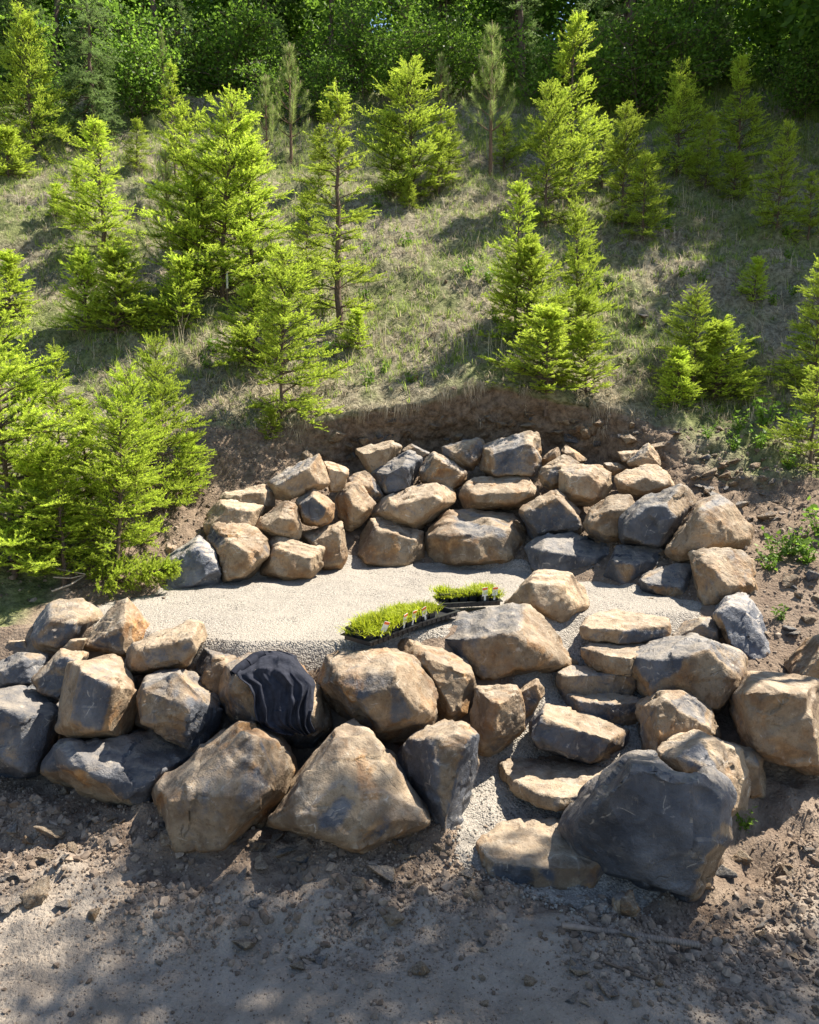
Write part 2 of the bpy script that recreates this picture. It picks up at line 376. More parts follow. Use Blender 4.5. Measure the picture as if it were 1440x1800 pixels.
# ------------------------------------------------------------------ boulders
CR = {'B': (240, 730, 2.4), 'C': (840, 730, 2.4), 'D': (840, 1020, 2.4), 'E': (400, 1020, 2.4), 'F': (0, 1000, 2.4), 'P': (0, 0, 1.0)}
def topx(c, X, Y): ox, oy, s = CR[c]; return ox + X / s, oy + Y / s
def hull_verts(pts):
    bm = bmesh.new()
    for p in pts: bm.verts.new(p)
    r = bmesh.ops.convex_hull(bm, input=bm.verts)
    dead = list({g for g in r['geom_interior'] + r['geom_unused'] if isinstance(g, bmesh.types.BMVert)})
    bmesh.ops.delete(bm, geom=dead, context='VERTS')
    return bm
BOULDER_BVH = {}
def finish_rock(name, bm, fresh, rust, tone, rng, label, cat, group, hints=(), scoops=(), res=40, rough=1., key=None, plan=26):
    pts = np.array([v.co[:] for v in bm.verts]); c = pts.mean(0); ext = pts.max(0) - pts.min(0); size = float(np.prod(ext) ** (1 / 3))
    # merge near-parallel hull faces into big planar facets, rebuild as an intersection of half-spaces
    bm.normal_update(); bmesh.ops.recalc_face_normals(bm, faces=bm.faces); bm.normal_update()
    n_ = np.array([f.normal[:] for f in bm.faces]); a_ = np.array([f.calc_area() for f in bm.faces]); m_ = np.array([f.calc_center_median()[:] for f in bm.faces])
    left = np.ones(len(n_), bool); planes = []
    while left.any():
        i = np.argmax(np.where(left, a_, -1)); sel = left & (n_ @ n_[i] > math.cos(math.radians(plan)))
        nn = (n_[sel] * a_[sel, None]).sum(0); nn /= np.linalg.norm(nn)
        mean = ((m_[sel] @ nn) * a_[sel]).sum() / a_[sel].sum(); top = (pts @ nn).max()
        planes.append((nn, mean + .55 * (top - mean))); left &= ~sel
    bm.free(); bm = bmesh.new(); bmesh.ops.create_cube(bm, size=float(ext.max()) * 3, matrix=Matrix.Translation(Vector(c)))
    for nn, d in planes:
        bmesh.ops.bisect_plane(bm, geom=bm.verts[:] + bm.edges[:] + bm.faces[:], plane_co=Vector(nn * d), plane_no=Vector(nn), clear_outer=True)
        p2 = [v.co.copy() for v in bm.verts]; bm.free(); bm = hull_verts(p2)
    # chip corners and edges with random planes
    for k in range(rng.integers(5, 9)):
        n = rng.normal(size=3); n /= np.linalg.norm(n)
        s = (np.array([v.co[:] for v in bm.verts]) - c) @ n
        d = s.max() - rng.uniform(.012, .06) * size
        bmesh.ops.bisect_plane(bm, geom=bm.verts[:] + bm.edges[:] + bm.faces[:], plane_co=Vector(c + n * d), plane_no=Vector(n), clear_outer=True)
        p2 = [v.co.copy() for v in bm.verts]; bm.free(); bm = hull_verts(p2)
    bmesh.ops.recalc_face_normals(bm, faces=bm.faces)
    bmesh.ops.dissolve_limit(bm, angle_limit=math.radians(4), verts=bm.verts, edges=bm.edges)
    bm.normal_update()
    fn = np.array([f.normal[:] for f in bm.faces]); fd = np.array([f.normal.dot(f.calc_center_median()) for f in bm.faces]); fa = np.array([f.calc_area() for f in bm.faces])
    fr = np.clip(fresh + rng.normal(0, .24, len(fn)), 0, 1); ru = np.clip(rust + rng.normal(0, .3, len(fn)), 0, 1)
    bvh = BVHTree.FromBMesh(bm)
    for (u, v, a, r_) in hints:  # facet colour overrides; several put sunlit and shaded sides into the rock colour
        h = bvh.ray_cast(Vector(CAM), Vector(ray(u, v)).normalized())
        if h[0] is not None: fr[h[2]] = a; ru[h[2]] = r_
    tmp = bpy.data.meshes.new('tmp'); bmesh.ops.triangulate(bm, faces=bm.faces); bm.to_mesh(tmp); bm.free()
    to = bpy.data.objects.new('tmp', tmp); COL.objects.link(to)
    md = to.modifiers.new('r', 'REMESH'); md.mode = 'VOXEL'; md.voxel_size = max(ext.max() / res, .010)
    dg = bpy.context.evaluated_depsgraph_get(); ev = to.evaluated_get(dg); em = ev.to_mesh()
    nv = len(em.vertices); V = np.empty(nv * 3, np.float32); em.vertices.foreach_get('co', V); V = V.reshape(-1, 3).astype(float)
    E = np.empty(len(em.edges) * 2, np.int32); em.edges.foreach_get('vertices', E); E = E.reshape(-1, 2)
    F = np.empty(len(em.polygons) * 4, np.int32)
    em.loops.foreach_get('vertex_index', F); F = F.reshape(-1, 4)
    ev.to_mesh_clear(); bpy.data.objects.remove(to); bpy.data.meshes.remove(tmp)
    deg = np.bincount(E.ravel(), minlength=nv)[:, None]
    def lap(A):
        S = np.zeros_like(A); np.add.at(S, E[:, 0], A[E[:, 1]]); np.add.at(S, E[:, 1], A[E[:, 0]]); return S / deg
    for k in range(1): V = V + .35 * (lap(V) - V)
    V = c + (V - c) * 1.025
    near = np.argmin(np.abs(V @ fn.T - fd), axis=1)
    scoops = list(scoops); fid = near.copy()
    for k in range(rng.integers(1, 4)):            # shallow shell-shaped fracture hollows
        i = rng.choice(len(fn), p=fa / fa.sum()); n = fn[i]; on = V[near == i]
        if len(on) < 30: continue
        pc = on[rng.integers(len(on))]; sr = size * rng.uniform(.5, 1.1); dep = size * rng.uniform(.02, .045)
        scoops.append((*(pc + n * (sr - dep)), sr))
    for (sx, sy, sz, sr) in scoops:
        q = V - np.array([sx, sy, sz]); l = np.linalg.norm(q, axis=1); ins = l < sr; fid[ins] = fid.max() + 1
        V[ins] = np.array([sx, sy, sz]) + q[ins] / l[ins, None] * sr
    def vnorm():
        t0 = np.cross(V[F[:, 2]] - V[F[:, 0]], V[F[:, 3]] - V[F[:, 1]]); N = np.zeros_like(V)
        for k in range(4): np.add.at(N, F[:, k], t0)
        return N / (np.linalg.norm(N, axis=1, keepdims=True) + 1e-12)
    N = vnorm(); o = rng.uniform(-50, 50, 3)
    q = (V - c) / size
    d = .020 * fbm(q * 2.6 + o, 3, 31) + .016 * fbm(q * 8 + o, 3, 37)
    # ledges: a few stepped breaks along one direction
    ax = rng.normal(size=3); ax /= np.linalg.norm(ax)
    st = (q @ ax) * rng.uniform(3, 5) + .5 * fbm(q * 2 + o, 3, 41); stp = st - np.floor(st)
    d = d + .024 * (np.minimum(stp / .10, 1) - stp) * (fbm(q * 2.2 - o, 2, 43) > -.05)
    d = d - .02 * np.clip(fbm(q * 4.5 - o, 3, 47) - .25, 0, 1)
    # chiselled breaks: surface cells, each with its own small tilt
    nc = int(rng.integers(26, 44)); cc = V[rng.integers(0, nv, nc)] + rng.normal(0, .02 * size, (nc, 3))
    cell = np.argmin(((V[:, None, :] + (.05 * size * fbm(q * 6 + o, 2, 53))[:, None, None] - cc[None]) ** 2).sum(2), axis=1)
    tl = rng.normal(0, .085, (nc, 3)); of = rng.normal(0, .0045, nc); on_ = rng.random(nc) < .75
    dc = np.where(on_[cell], ((V - cc[cell]) * tl[cell]).sum(1) / size + of[cell], 0.)
    d = d + np.clip(dc, -.03, .018); fid = fid * 64 + cell
    V = V + N * (d * size * rough)[:, None]
    V = V + .12 * (lap(V) - V)
    a = np.stack([fr[near], ru[near], np.full(nv, tone * .5)], -1); 
    for k in range(7): a[:, :2] = .4 * a[:, :2] + .6 * lap(a)[:, :2]
    base = np.array([c[0], c[1], V[:, 2].min()])
    me = mesh_np(name, V - base, F, ROCK, True); cattr(me, 'rk', a)
    # crisp breaks: a vertex takes its normal only from faces lying wholly on its own facet
    t0 = np.cross(V[F[:, 2]] - V[F[:, 0]], V[F[:, 3]] - V[F[:, 1]]); one = (fid[F] == fid[F[:, :1]]).all(1); NN = np.zeros_like(V)
    for k in range(4): np.add.at(NN, F[one, k], t0[one])
    bad = np.linalg.norm(NN, axis=1) < 1e-12; NN[bad] = vnorm()[bad]; NN /= np.linalg.norm(NN, axis=1, keepdims=True)
    me.normals_split_custom_set_from_vertices(NN.astype(np.float32))
    ob = link(name, me, None, label, cat, group, loc=base)
    if key: BOULDER_BVH[key] = BVHTree.FromPolygons([tuple(v) for v in V.tolist()], F.tolist())
    return ob

TONES = {'t': (.24, .45, 1.0), 'p': (.08, .15, 1.22), 'b': (.24, .85, .88), 'g': (.95, .05, 1.5), 'd': (.82, .35, .9), 'm': (.45, .4, .95)}
def boulder(key, cr, outline, Y, kind, label, front=None, T=None, hints=(), scoops=(), name='boulder', cat='boulder', group=None, tone=1., flat=0.):
    rng = np.random.default_rng(abs(hash_str(key)) % 100000)
    px = np.array([topx(cr, *p) for p in outline]); cen = px.mean(0)
    O = np.array([aty(u, v, Y) for u, v in px]); C3 = O.mean(0)
    wd = np.ptp(O[:, 0]); ht = np.ptp(O[:, 2])
    if T is None: T = .46 * math.sqrt(wd * ht)
    pts = []
    rel = (O[:, 2] - O[:, 2].min()) / max(ht, 1e-6)
    for (u, v), r in zip(px, rel):
        pts.append(aty(u, v, Y + T * (.08 + .42 * r ** 1.5 + rng.uniform(-.12, .12))))
    if front is None:
        front = []
        k0 = rng.uniform(.60, .78); tilt = rng.uniform(-.35, .35); tv = rng.uniform(-.1, .5)
        n = len(outline)
        for i in range(0, n):
            if i % 2 and (n > 8 or rng.random() < .5): continue
            q = cen + (px[i] - cen) * (k0 + rng.uniform(-.12, .12)) + np.array([0, .06 * np.ptp(px[:, 1])])
            rx = (px[i][0] - cen[0]) / (np.ptp(px[:, 0]) / 2); ry = (px[i][1] - cen[1]) / (np.ptp(px[:, 1]) / 2)
            front.append((q[0], q[1], .82 + .3 * tilt * rx + .3 * tv * ry + rng.uniform(-.08, .08)))
    else:
        front = [(*topx(cr, a, b), f) for a, b, f in front]
    for u, v, f in front: pts.append(aty(u, v, Y - f * T))
    for p in O:
        q = C3 + (p - C3) * rng.uniform(.55, .8); q[1] = Y + T * rng.uniform(.75, 1.05); q[2] -= .05 * ht
        pts.append(q)
    pts = [Vector(p) for p in pts]
    bm = hull_verts(pts)
    fr, ru, to = TONES[kind]
    hh = [(*topx(cr, a, b), f, r) for a, b, f, r in hints]
    sz = [( *aty(*topx(cr, a, b), Y + dy), r) for a, b, dy, r in scoops]
    res = 30 if max(wd, ht) < .3 else (44 if Y > 6.4 else 60)
    return finish_rock(name, bm, fr, ru, to * tone, rng, label, cat, group, hh, sz, res, key=key)
def hash_str(s):
    h = 7
    for ch in s: h = (h * 131 + ord(ch)) & 0x7FFFFFFF
    return h

BL = [
 # ---- curved back wall, end beside the firs
 ('L1', 'B', [(92,640),(150,585),(265,512),(330,560),(350,640),(362,700),(240,738),(120,745),(95,710)], 8.05, 'g', 'pale blue-grey boulder ending the back wall beside the firs', [(250,560,.6),(120,660,.8),(330,650,.8),(230,720,.95),(130,730,.9)], None, [(220,620,1,0),(250,660,1,0),(160,680,1,0),(300,680,1,0),(250,720,1,0)]),
 ('L1b', 'B', [(35,620),(90,560),(150,530),(195,550),(160,590),(95,650),(60,655)], 8.3, 'b', 'small rusty stone peeking out behind the pale blue-grey boulder'),
 ('L2', 'B', [(298,520),(330,465),(420,455),(500,475),(550,520),(565,570),(540,625),(470,690),(370,712),(355,640),(345,570)], 8.2, 't', 'chunky tan boulder with grey side facet next to the blue-grey one', [(400,540,.8),(380,690,.8),(510,600,.9),(440,660,.9),(360,560,.6)], None, [(340,560,.8,.2)]),
 ('L3', 'B', [(520,670),(560,610),(568,530),(600,515),(700,540),(785,570),(775,640),(740,690),(620,710)], 8.35, 't', 'broad orange-tan boulder low in the back wall on the gravel', [(590,570,.7),(740,600,.8),(640,680,.9),(720,670,.9),(560,660,.7)]),
 ('L4', 'B', [(285,480),(300,410),(370,362),(440,365),(525,385),(520,440),(490,475),(420,455),(330,465),(295,515)], 8.6, 'p', 'rounded pale tan boulder capping the chunky tan one'),
 ('L5', 'B', [(350,345),(400,320),(545,295),(585,330),(580,385),(530,425),(500,385),(420,365)], 8.95, 'p', 'flat pale slab boulder on top of the back wall beside dry bank grass'),
 ('L6', 'B', [(500,465),(560,410),(630,362),(670,380),(697,470),(690,520),(620,520),(560,510),(505,480)], 8.55, 't', 'wedge-shaped tan boulder with split grey-streaked face in second course', [(600,440,.8),(660,440,.7),(600,500,.8),(540,470,.8)]),
 ('L7', 'B', [(555,290),(600,245),(765,170),(790,215),(815,290),(740,325),(650,345),(590,355),(575,310)], 9.0, 'p', 'large pale peaked boulder topping the wall below the cut bank'),
 ('L7b', 'B', [(790,200),(850,200),(895,240),(870,320),(815,325),(800,260)], 9.25, 'p', 'small pale lump tucked behind the peaked pale boulder'),
 ('L8', 'B', [(672,370),(700,330),(745,318),(800,340),(835,385),(832,450),(780,470),(700,455),(678,420)], 8.8, 't', 'compact tan boulder with grey chipped centre below the peaked pale one', None, None, [(770,400,.8,0)]),
 ('L9', 'B', [(700,495),(770,480),(865,450),(885,490),(885,610),(860,655),(790,665),(780,600),(785,560),(710,540)], 8.8, 't', 'upright tan block in the inner bend of the back wall'),
 # ---- back wall, middle
 ('C1', 'B', [(840,350),(880,290),(940,270),(1005,380),(960,460),(900,490),(860,440)], 9.25, 't', 'egg-shaped brown boulder standing on end in the wall bend', [(920,390,1),(900,450,.8),(960,400,.8),(890,330,.7)]),
 ('C1b', 'B', [(890,260),(960,232),(1025,300),(1040,350),(1005,380),(950,320),(890,290)], 9.55, 'm', 'dusty grey-brown wedge leaning behind the egg-shaped boulder'),
 ('C2', 'B', [(930,590),(950,500),(1000,440),(1080,450),(1210,500),(1213,610),(1150,650),(1010,648),(945,630)], 9.15, 't', 'smooth rounded tan boulder at the middle foot of the back wall'),
 ('C3', 'B', [(990,410),(1040,350),(1150,305),(1290,282),(1345,320),(1340,370),(1250,440),(1170,485),(1080,450),(1000,435)], 9.4, 'p', 'long pale lens-shaped boulder lying across two wall-foot boulders', [(1180,350,.8),(1280,360,.8),(1160,460,.9),(1060,410,.8),(1200,430,.9)]),
 ('C4', 'B', [(985,260),(1060,200),(1150,148),(1200,175),(1185,260),(1150,310),(1060,338),(1010,310)], 9.75, 'd', 'dark grey tilted block leaning between pale boulders in the top course', [(1070,240,.8),(1140,220,.8),(1060,320,.8),(1130,290,.8)], None, [(1110,250,.95,.1),(1100,270,.95,.1)]),
 ('C5', 'B', [(925,150),(1020,118),(1095,112),(1120,135),(1060,200),(990,248),(960,210)], 10.0, 't', 'tan tapering stone on top of the wall above the dark tilted block'),
 ('C6', 'B', [(1190,240),(1220,180),(1260,158),(1320,200),(1400,240),(1400,285),(1330,315),(1230,290),(1195,270)], 9.8, 't', 'humped tan boulder with a long sloping shoulder in the top course'),
 ('C6b', 'B', [(1120,145),(1160,120),(1195,140),(1240,160),(1200,178),(1150,165)], 10.15, 'm', 'small grey stone in the dirt above the top course'),
 ('C7', 'P', [(776,785),(795,777),(850,772),(856,792),(832,825),(815,828),(786,806)], 9.95, 'm', 'speckled grey flat-faced boulder beside the biggest top boulder', [(815,795,.7),(830,815,.7),(800,800,.6)], .2),
 ('C8', 'P', [(803,867),(815,850),(850,838),(930,838),(948,858),(945,880),(910,892),(860,897),(812,888)], 9.55, 't', 'thick flat slab wedged under the biggest top boulder', [(830,868,.8),(930,866,.9),(900,888,.9),(840,888,.9)]),
 ('C9', 'P', [(745,955),(760,925),(800,893),(860,895),(905,905),(925,945),(928,985),(910,1005),(800,1005),(755,985)], 9.15, 'b', 'broad brown boulder with peaked grey top at the wall foot', [(835,945,.9),(775,940,.6),(900,940,.6),(800,985,.9),(890,985,.9)], None, [(850,915,.8,.2),(870,960,.4,.5)]),  # top facet takes the shadow of the boulder above as its colour
 ('C10', 'C', [(12,200),(30,140),(110,105),(210,62),(250,75),(273,125),(270,190),(235,250),(150,265),(50,258),(15,230)], 9.9, 't', 'biggest boulder of the top course, pitted tan with square shoulders', [(60,160,.7),(150,150,.8),(230,130,.7),(240,220,.8),(60,240,.8),(150,250,.9)], None, [(200,150,0,.1),(110,190,.6,.1)]),
 # ---- back wall, end beside the stairs
 ('R1', 'C', [(180,400),(230,360),(330,320),(400,370),(435,430),(440,490),(360,500),(240,525),(200,470)], 9.1, 'm', 'grey-brown five-sided boulder above the long dark block'),
 ('R2', 'C', [(195,560),(250,520),(400,497),(500,530),(575,580),(540,680),(430,705),(340,655),(240,650)], 8.75, 'd', 'long dark block with orange front edge at the wall foot', [(260,570,.8),(420,590,.9),(420,690,.8),(520,620,.6),(250,640,.8)], None, [(300,620,.3,.8),(480,630,.9,.2)]),
 ('R3', 'C', [(265,190),(300,150),(340,138),(350,165),(310,195),(270,212)], 10.1, 'p', 'fist-like pale stone beside the biggest top boulder'),
 ('R3b', 'C', [(350,150),(370,125),(405,145),(460,190),(430,200),(380,172)], 10.15, 'p', 'narrow pale stone lying against the dark cut bank'),
 ('R4', 'C', [(258,240),(300,200),(370,168),(430,200),(400,250),(345,305),(290,312),(265,280)], 9.65, 't', 'rounded tan boulder half hidden behind the angular pale one'),
 ('R5', 'C', [(335,280),(350,230),(430,203),(510,205),(560,250),(565,290),(540,350),(460,385),(380,370),(345,330)], 9.35, 'p', 'angular pale boulder with bright lit facet near the cut bank', [(450,255,.9),(530,290,.7),(400,330,.9),(480,350,.9),(380,260,.6)]),
 ('R6', 'C', [(530,200),(600,200),(625,225),(575,255),(545,235)], 9.85, 't', 'small tan stone wedged between two pale top boulders'),
 ('R7', 'C', [(575,265),(640,230),(740,205),(800,235),(832,300),(740,325),(670,343),(600,325),(580,290)], 9.3, 'p', 'pale flat-topped dome boulder under the pointed cap stone', [(620,290,.8),(700,325,.9),(800,290,.7),(720,270,.8)]),
 ('R8', 'C', [(625,200),(660,175),(720,120),(765,170),(772,215),(700,210),(640,218)], 9.7, 'p', 'pointed grey-white cap stone perched on the pale dome', [(720,150,.6),(690,200,.9),(755,195,.6)]),
 ('R8b', 'C', [(593,160),(640,148),(690,152),(660,185),(610,198)], 9.9, 'p', 'flat pale stone behind the pointed cap stone'),
 ('R9', 'C', [(445,460),(480,390),(540,345),(640,335),(665,365),(620,430),(600,500),(600,540),(540,545),(470,505)], 8.8, 'b', 'rounded brown boulder beside the dark cleft boulder'),
 ('R10', 'C', [(592,490),(605,430),(680,360),(760,325),(880,308),(925,360),(890,450),(840,510),(800,560),(700,562),(605,530)], 8.45, 'd', 'dark grey cleft boulder with a pale sunlit shoulder', [(790,360,.8),(820,470,.9),(690,420,.8),(640,500,.8),(760,550,.9)], None, [(700,480,.9,.1),(720,430,.9,.1),(860,390,.1,.1)], [(735,470,-.42,.16)]),  # shaded left facets coloured dark, sunlit right facet coloured pale
 ('R11', 'C', [(535,700),(560,600),(600,545),(700,570),(800,565),(820,590),(760,620),(690,680),(685,720),(600,725)], 8.2, 'd', 'dark squat block with brown front face beside the gravel', [(580,625,.8),(680,630,.9),(610,715,.8),(690,680,.7)], None, [(640,670,.3,.5),(660,590,.9,.1)]),
 ('R12', 'C', [(800,580),(840,510),(930,375),(1010,345),(1070,375),(1130,450),(1155,520),(1130,565),(1060,560),(950,575),(900,615),(850,615)], 8.05, 't', 'big tan boulder with a folded ridge next to the rubble slope', [(940,400,.8),(950,500,.9),(870,580,.8),(1000,530,.9),(1110,530,.6)]),
 ('R13', 'C', [(683,700),(720,660),(800,635),(895,630),(920,690),(940,810),(880,800),(760,775),(690,745)], 7.75, 'd', 'dark wedge with orange-brown lower face by the top of the stairs', [(700,700,.7),(850,740,.9),(900,790,.8),(760,765,.8)], None, [(770,740,.35,.8),(890,700,1,0),(800,670,1,0)]),
 ('R14', 'C', [(905,620),(930,570),(1040,560),(1120,580),(1160,650),(1195,740),(1160,800),(1010,800),(960,825),(935,760),(915,690)], 7.4, 't', 'large tan boulder with sharp vertical edge at the stair head', [(985,640,.7),(1020,720,1),(1010,780,.9),(1150,720,.7),(960,800,.8)], None, [(950,680,.35,.4)]),
 ('R15', 'D', [(980,150),(1060,70),(1120,55),(1160,100),(1230,220),(1285,340),(1280,395),(1150,385),(1050,300)], 6.85, 'g', 'tall blue-grey rough slab leaning beside the upper steps', [(1060,110,.7),(1070,270,.9),(1170,340,.9),(1250,370,.7),(1150,150,.5)], None, [(1120,200,1,0),(1020,200,.3,.2),(1180,250,1,0)]),
 ('R15b', 'D', [(820,240),(870,190),(950,158),(990,165),(1030,220),(1040,290),(940,275),(860,270)], 6.75, 'm', 'low grey-brown stone in front of the leaning blue-grey slab'),
 ('R16', 'D', [(1225,180),(1290,140),(1345,115),(1365,165),(1350,215),(1370,270),(1340,305),(1260,295),(1235,240)], 7.2, 'b', 'small orange-brown rock on the dirt beside the blue-grey slab'),
 # ---- between terrace and stairs
 ('F1', 'C', [(118,790),(190,720),(240,665),(320,650),(400,690),(455,750),(460,800),(420,860),(345,915),(290,890),(200,835)], 7.15, 'p', 'pale knobbly boulder alone on the gravel near the top step', [(230,720,.7),(340,720,.8),(330,800,1),(250,800,1),(400,800,.8),(340,880,.9)], None, [(330,760,0,0),(250,750,0,0),(400,800,0,.1)]),
 ('F2', 'E', [(790,240),(880,180),(1050,165),(1200,112),(1280,150),(1360,190),(1400,270),(1438,370),(1380,405),(1270,415),(1200,450),(1050,445),(1000,350),(870,290)], 6.5, 'b', 'large mottled orange and grey boulder carrying a plant tray', [(1060,300,.75),(1240,270,1),(1080,420,.9),(1250,370,1),(1200,170,.3),(1390,340,.6),(950,250,.5)], .42, [(1150,330,.1,.6),(1330,300,.2,.6),(950,230,.8,.1),(1000,260,.8,.1)]),
 ('F3', 'E', [(705,300),(745,250),(820,265),(1020,355),(1045,450),(1020,560),(950,615),(890,600),(870,430),(780,330)], 6.02, 'b', 'brown wedge boulder squeezed behind the big domed one', [(900,470,.9),(950,560,.9),(850,340,.7),(1020,420,.6)], None, [(960,420,.1,.7),(920,540,.4,.6)]),
 ('F4', 'E', [(380,420),(400,360),(460,315),(560,295),(700,305),(800,325),(870,420),(885,560),(870,610),(760,668),(650,655),(540,600),(420,510)], 5.65, 'b', 'big domed brown boulder beside the dark shirt', [(690,420,.95),(560,480,1),(770,560,.9),(620,370,.6),(480,420,.8),(860,570,.5),(640,620,.8)], .42, [(780,450,.15,.5),(600,540,.7,.3),(520,400,.4,.5)]),  # sunlit right facet coloured paler, dim left front coloured greyer
 ('F5', 'E', [(1020,585),(1045,460),(1150,448),(1230,465),(1250,520),(1250,600),(1200,680),(1110,748),(1060,735)], 5.75, 't', 'tan boulder with bright facet flanking the middle steps', [(1120,530,.8),(1110,640,.9),(1070,700,.8),(1210,490,.4),(1170,650,.7)], None, [(1190,560,.05,.2)]),
 ('F5b', 'E', [(1215,470),(1270,430),(1310,415),(1338,450),(1330,480),(1290,560),(1255,580),(1245,510)], 6.05, 't', 'small tan stone at the stair edge above the bright-faceted boulder'),
 # ---- front wall, lower course
 ('F6', 'E', [(700,800),(720,700),(790,655),(850,625),(1000,600),(1070,640),(1060,740),(1020,830),(985,920),(985,1040),(900,1090),(830,1060),(800,930)], 5.2, 'm', 'notched dark boulder with a whitish face beside the gravel stairs', [(870,690,.6),(890,840,.9),(1000,680,.7),(960,860,.8),(880,930,.8),(930,1060,.8)], .36, [(960,760,.2,.1),(820,780,.95,.2),(900,1000,.9,.3)]),
 ('F7', 'E', [(165,1010),(200,940),(300,800),(430,675),(540,600),(620,650),(700,770),(800,900),(825,1030),(740,1110),(560,1175),(500,1170),(380,1120),(170,1030)], 4.98, 't', 'big yellowish peaked boulder with a dark ridge down its middle', [(270,985,.85),(530,1110,.95),(450,690,.35),(480,860,.75),(800,1010,.6),(600,680,.1),(540,980,.8),(640,1090,.8)], .48, [(380,900,.1,.25),(650,880,.08,.2),(490,900,.8,.1),(640,1000,.08,.2)]),
 ('F8', 'F', [(680,1070),(700,920),(860,760),(980,645),(1080,690),(1180,730),(1240,800),(1262,890),(1200,960),(1100,1080),(1000,1200),(870,1250),(760,1200)], 4.98, 'b', 'huge leaning slab boulder with smooth grey-brown face below the shirt', [(1080,720,.35),(1010,960,.95),(720,960,.7),(760,1170,.75),(1180,770,.1),(960,1150,.8),(1190,900,.4)], .46, [(850,950,.45,.1),(900,900,.45,.1),(800,1050,.45,.1),(1130,850,.7,.5),(1100,980,.3,.8)]),
 ('F9', 'F', [(190,870),(200,800),(240,740),(330,712),(500,705),(740,720),(830,760),(760,900),(700,1000),(560,1020),(430,1010),(300,920)], 5.3, 'd', 'long blue-black boulder with orange edge at the foot of the wall', [(260,780,.7),(390,870,.9),(560,990,.8),(600,880,.8),(330,740,.3),(700,850,.5)], .42, [(500,820,1,0),(600,920,1,0),(330,870,.25,1),(700,800,1,0),(400,750,.9,.1)]),
 ('F10', 'F', [(-150,620),(-100,520),(0,510),(100,508),(165,540),(250,600),(255,700),(220,770),(190,870),(100,895),(0,895),(-130,840)], 5.65, 'd', 'very large dark grey boulder beyond the blue-black one at the wall foot', [(0,560,.4),(80,640,.8),(180,640,.5),(0,800,1),(120,860,.9),(-100,700,.8)], .45, [(100,780,.7,.2),(30,620,.5,.1)]),
 # ---- front wall, upper course
 ('F11', 'F', [(250,640),(265,520),(310,385),(400,375),(480,390),(560,470),(580,560),(560,660),(430,710),(290,710),(250,680)], 5.5, 't', 'upright grey-tan boulder with bright chipped top above the blue-black one', [(335,440,.75),(310,650,.9),(470,520,1),(420,690,.95),(510,490,.55),(380,420,.5)], .38, [(380,580,.35,.1),(400,480,.8,.1),(300,600,.4,.1)]),
 ('F12', 'F', [(130,480),(180,400),(270,345),(350,360),(330,400),(275,520),(245,558),(150,510)], 5.85, 'm', 'brown slanting boulder tucked beside the upright grey-tan one'),
 ('F12b', 'F', [(-40,430),(30,370),(120,350),(200,372),(160,450),(135,505),(0,505),(-50,480)], 6.05, 'd', 'dark low boulder beneath the pale rounded end boulder'),
 ('F13', 'F', [(575,640),(590,520),(620,450),(760,420),(810,500),(930,590),(920,680),(830,760),(790,755),(700,705),(600,665)], 5.5, 'm', 'coarse brown block with dark shaded side next to the shirt', [(610,500,.7),(790,580,1),(790,740,.9),(620,640,.9),(740,470,.5),(700,690,.95)], .4, [(700,580,.4,.4),(850,680,.9,.2)]),  # shade on one side is put into that facet's colour
 ('F14', 'F', [(925,560),(940,430),(1000,400),(1100,350),(1240,370),(1325,480),(1395,600),(1390,670),(1330,735),(1240,748),(1150,705),(980,640)], 5.62, 'm', 'squarish grey boulder underneath the draped dark shirt', [(990,470,.75),(1070,640,.95),(1330,670,.85),(1280,480,.8),(1150,430,.75),(1240,700,.7)], .4),
 ('F15', 'F', [(800,470),(860,330),(920,350),(1030,365),(990,400),(940,440),(925,560),(880,575),(815,510)], 5.95, 'b', 'orange-brown rock between the coarse block and the shirt boulder'),
 ('F16', 'F', [(525,410),(545,350),(610,310),(720,270),(800,225),(850,230),(862,310),(800,395),(720,425),(600,440),(530,435)], 5.95, 't', 'flat-topped tan block with rough grey front at the gravel edge', [(590,340,.8),(790,320,.95),(775,390,.95),(560,420,.85),(620,420,.9)], .3, [(680,370,.5,.1),(700,300,0,.1)]),
 ('F17', 'F', [(350,330),(400,260),(440,190),(545,140),(580,170),(625,275),(570,330),(530,370),(420,355)], 6.3, 't', 'pointed boulder with golden lit flank at the gravel edge', [(520,250,.85),(520,350,.9),(390,320,.7),(530,170,.2)], .3, [(560,260,0,.9),(450,280,.7,.1)]),
 ('F18', 'F', [(115,290),(180,200),(240,135),(310,130),(400,175),(410,210),(370,270),(300,310),(200,368),(140,350)], 6.5, 'm', 'rounded boulder, half dark half white-lit, ending the front wall', [(300,235,1),(250,330,.9),(170,310,.8),(200,210,.6)], .36, [(350,220,0,.1),(220,270,.75,.1)]),  # lit half and shaded half are put into the facet colours
 ('F19', 'F', [(45,292),(90,232),(160,212),(170,270),(120,300)], 6.9, 'p', 'flat tan stone behind the half-dark rounded boulder'),
 ('F19b', 'F', [(-40,330),(0,300),(120,290),(135,350),(40,372),(-30,380)], 6.55, 'p', 'low pale grey stone beside the dark low boulder'),
 ('F20', 'F', [(262,335),(300,297),(370,290),(350,345),(285,350)], 6.15, 't', 'small tan chock stone between the rounded and pointed boulders'),
 # ---- far side of the stairs
 ('G1', 'D', [(620,370),(700,300),(800,260),(950,240),(1040,275),(1130,310),(1130,400),(1090,490),(1000,565),(930,510),(890,475),(740,520),(640,430)], 6.15, 'm', 'big boulder with round tan end face overhanging the steps', [(890,340,.9),(890,460,.9),(970,290,.7),(1110,420,.65),(740,490,.7),(760,340,.6),(1000,540,.8)], .38, [(1000,400,.05,.4),(760,420,.75,.7),(820,300,.8,.1),(1050,450,.05,.4)]),
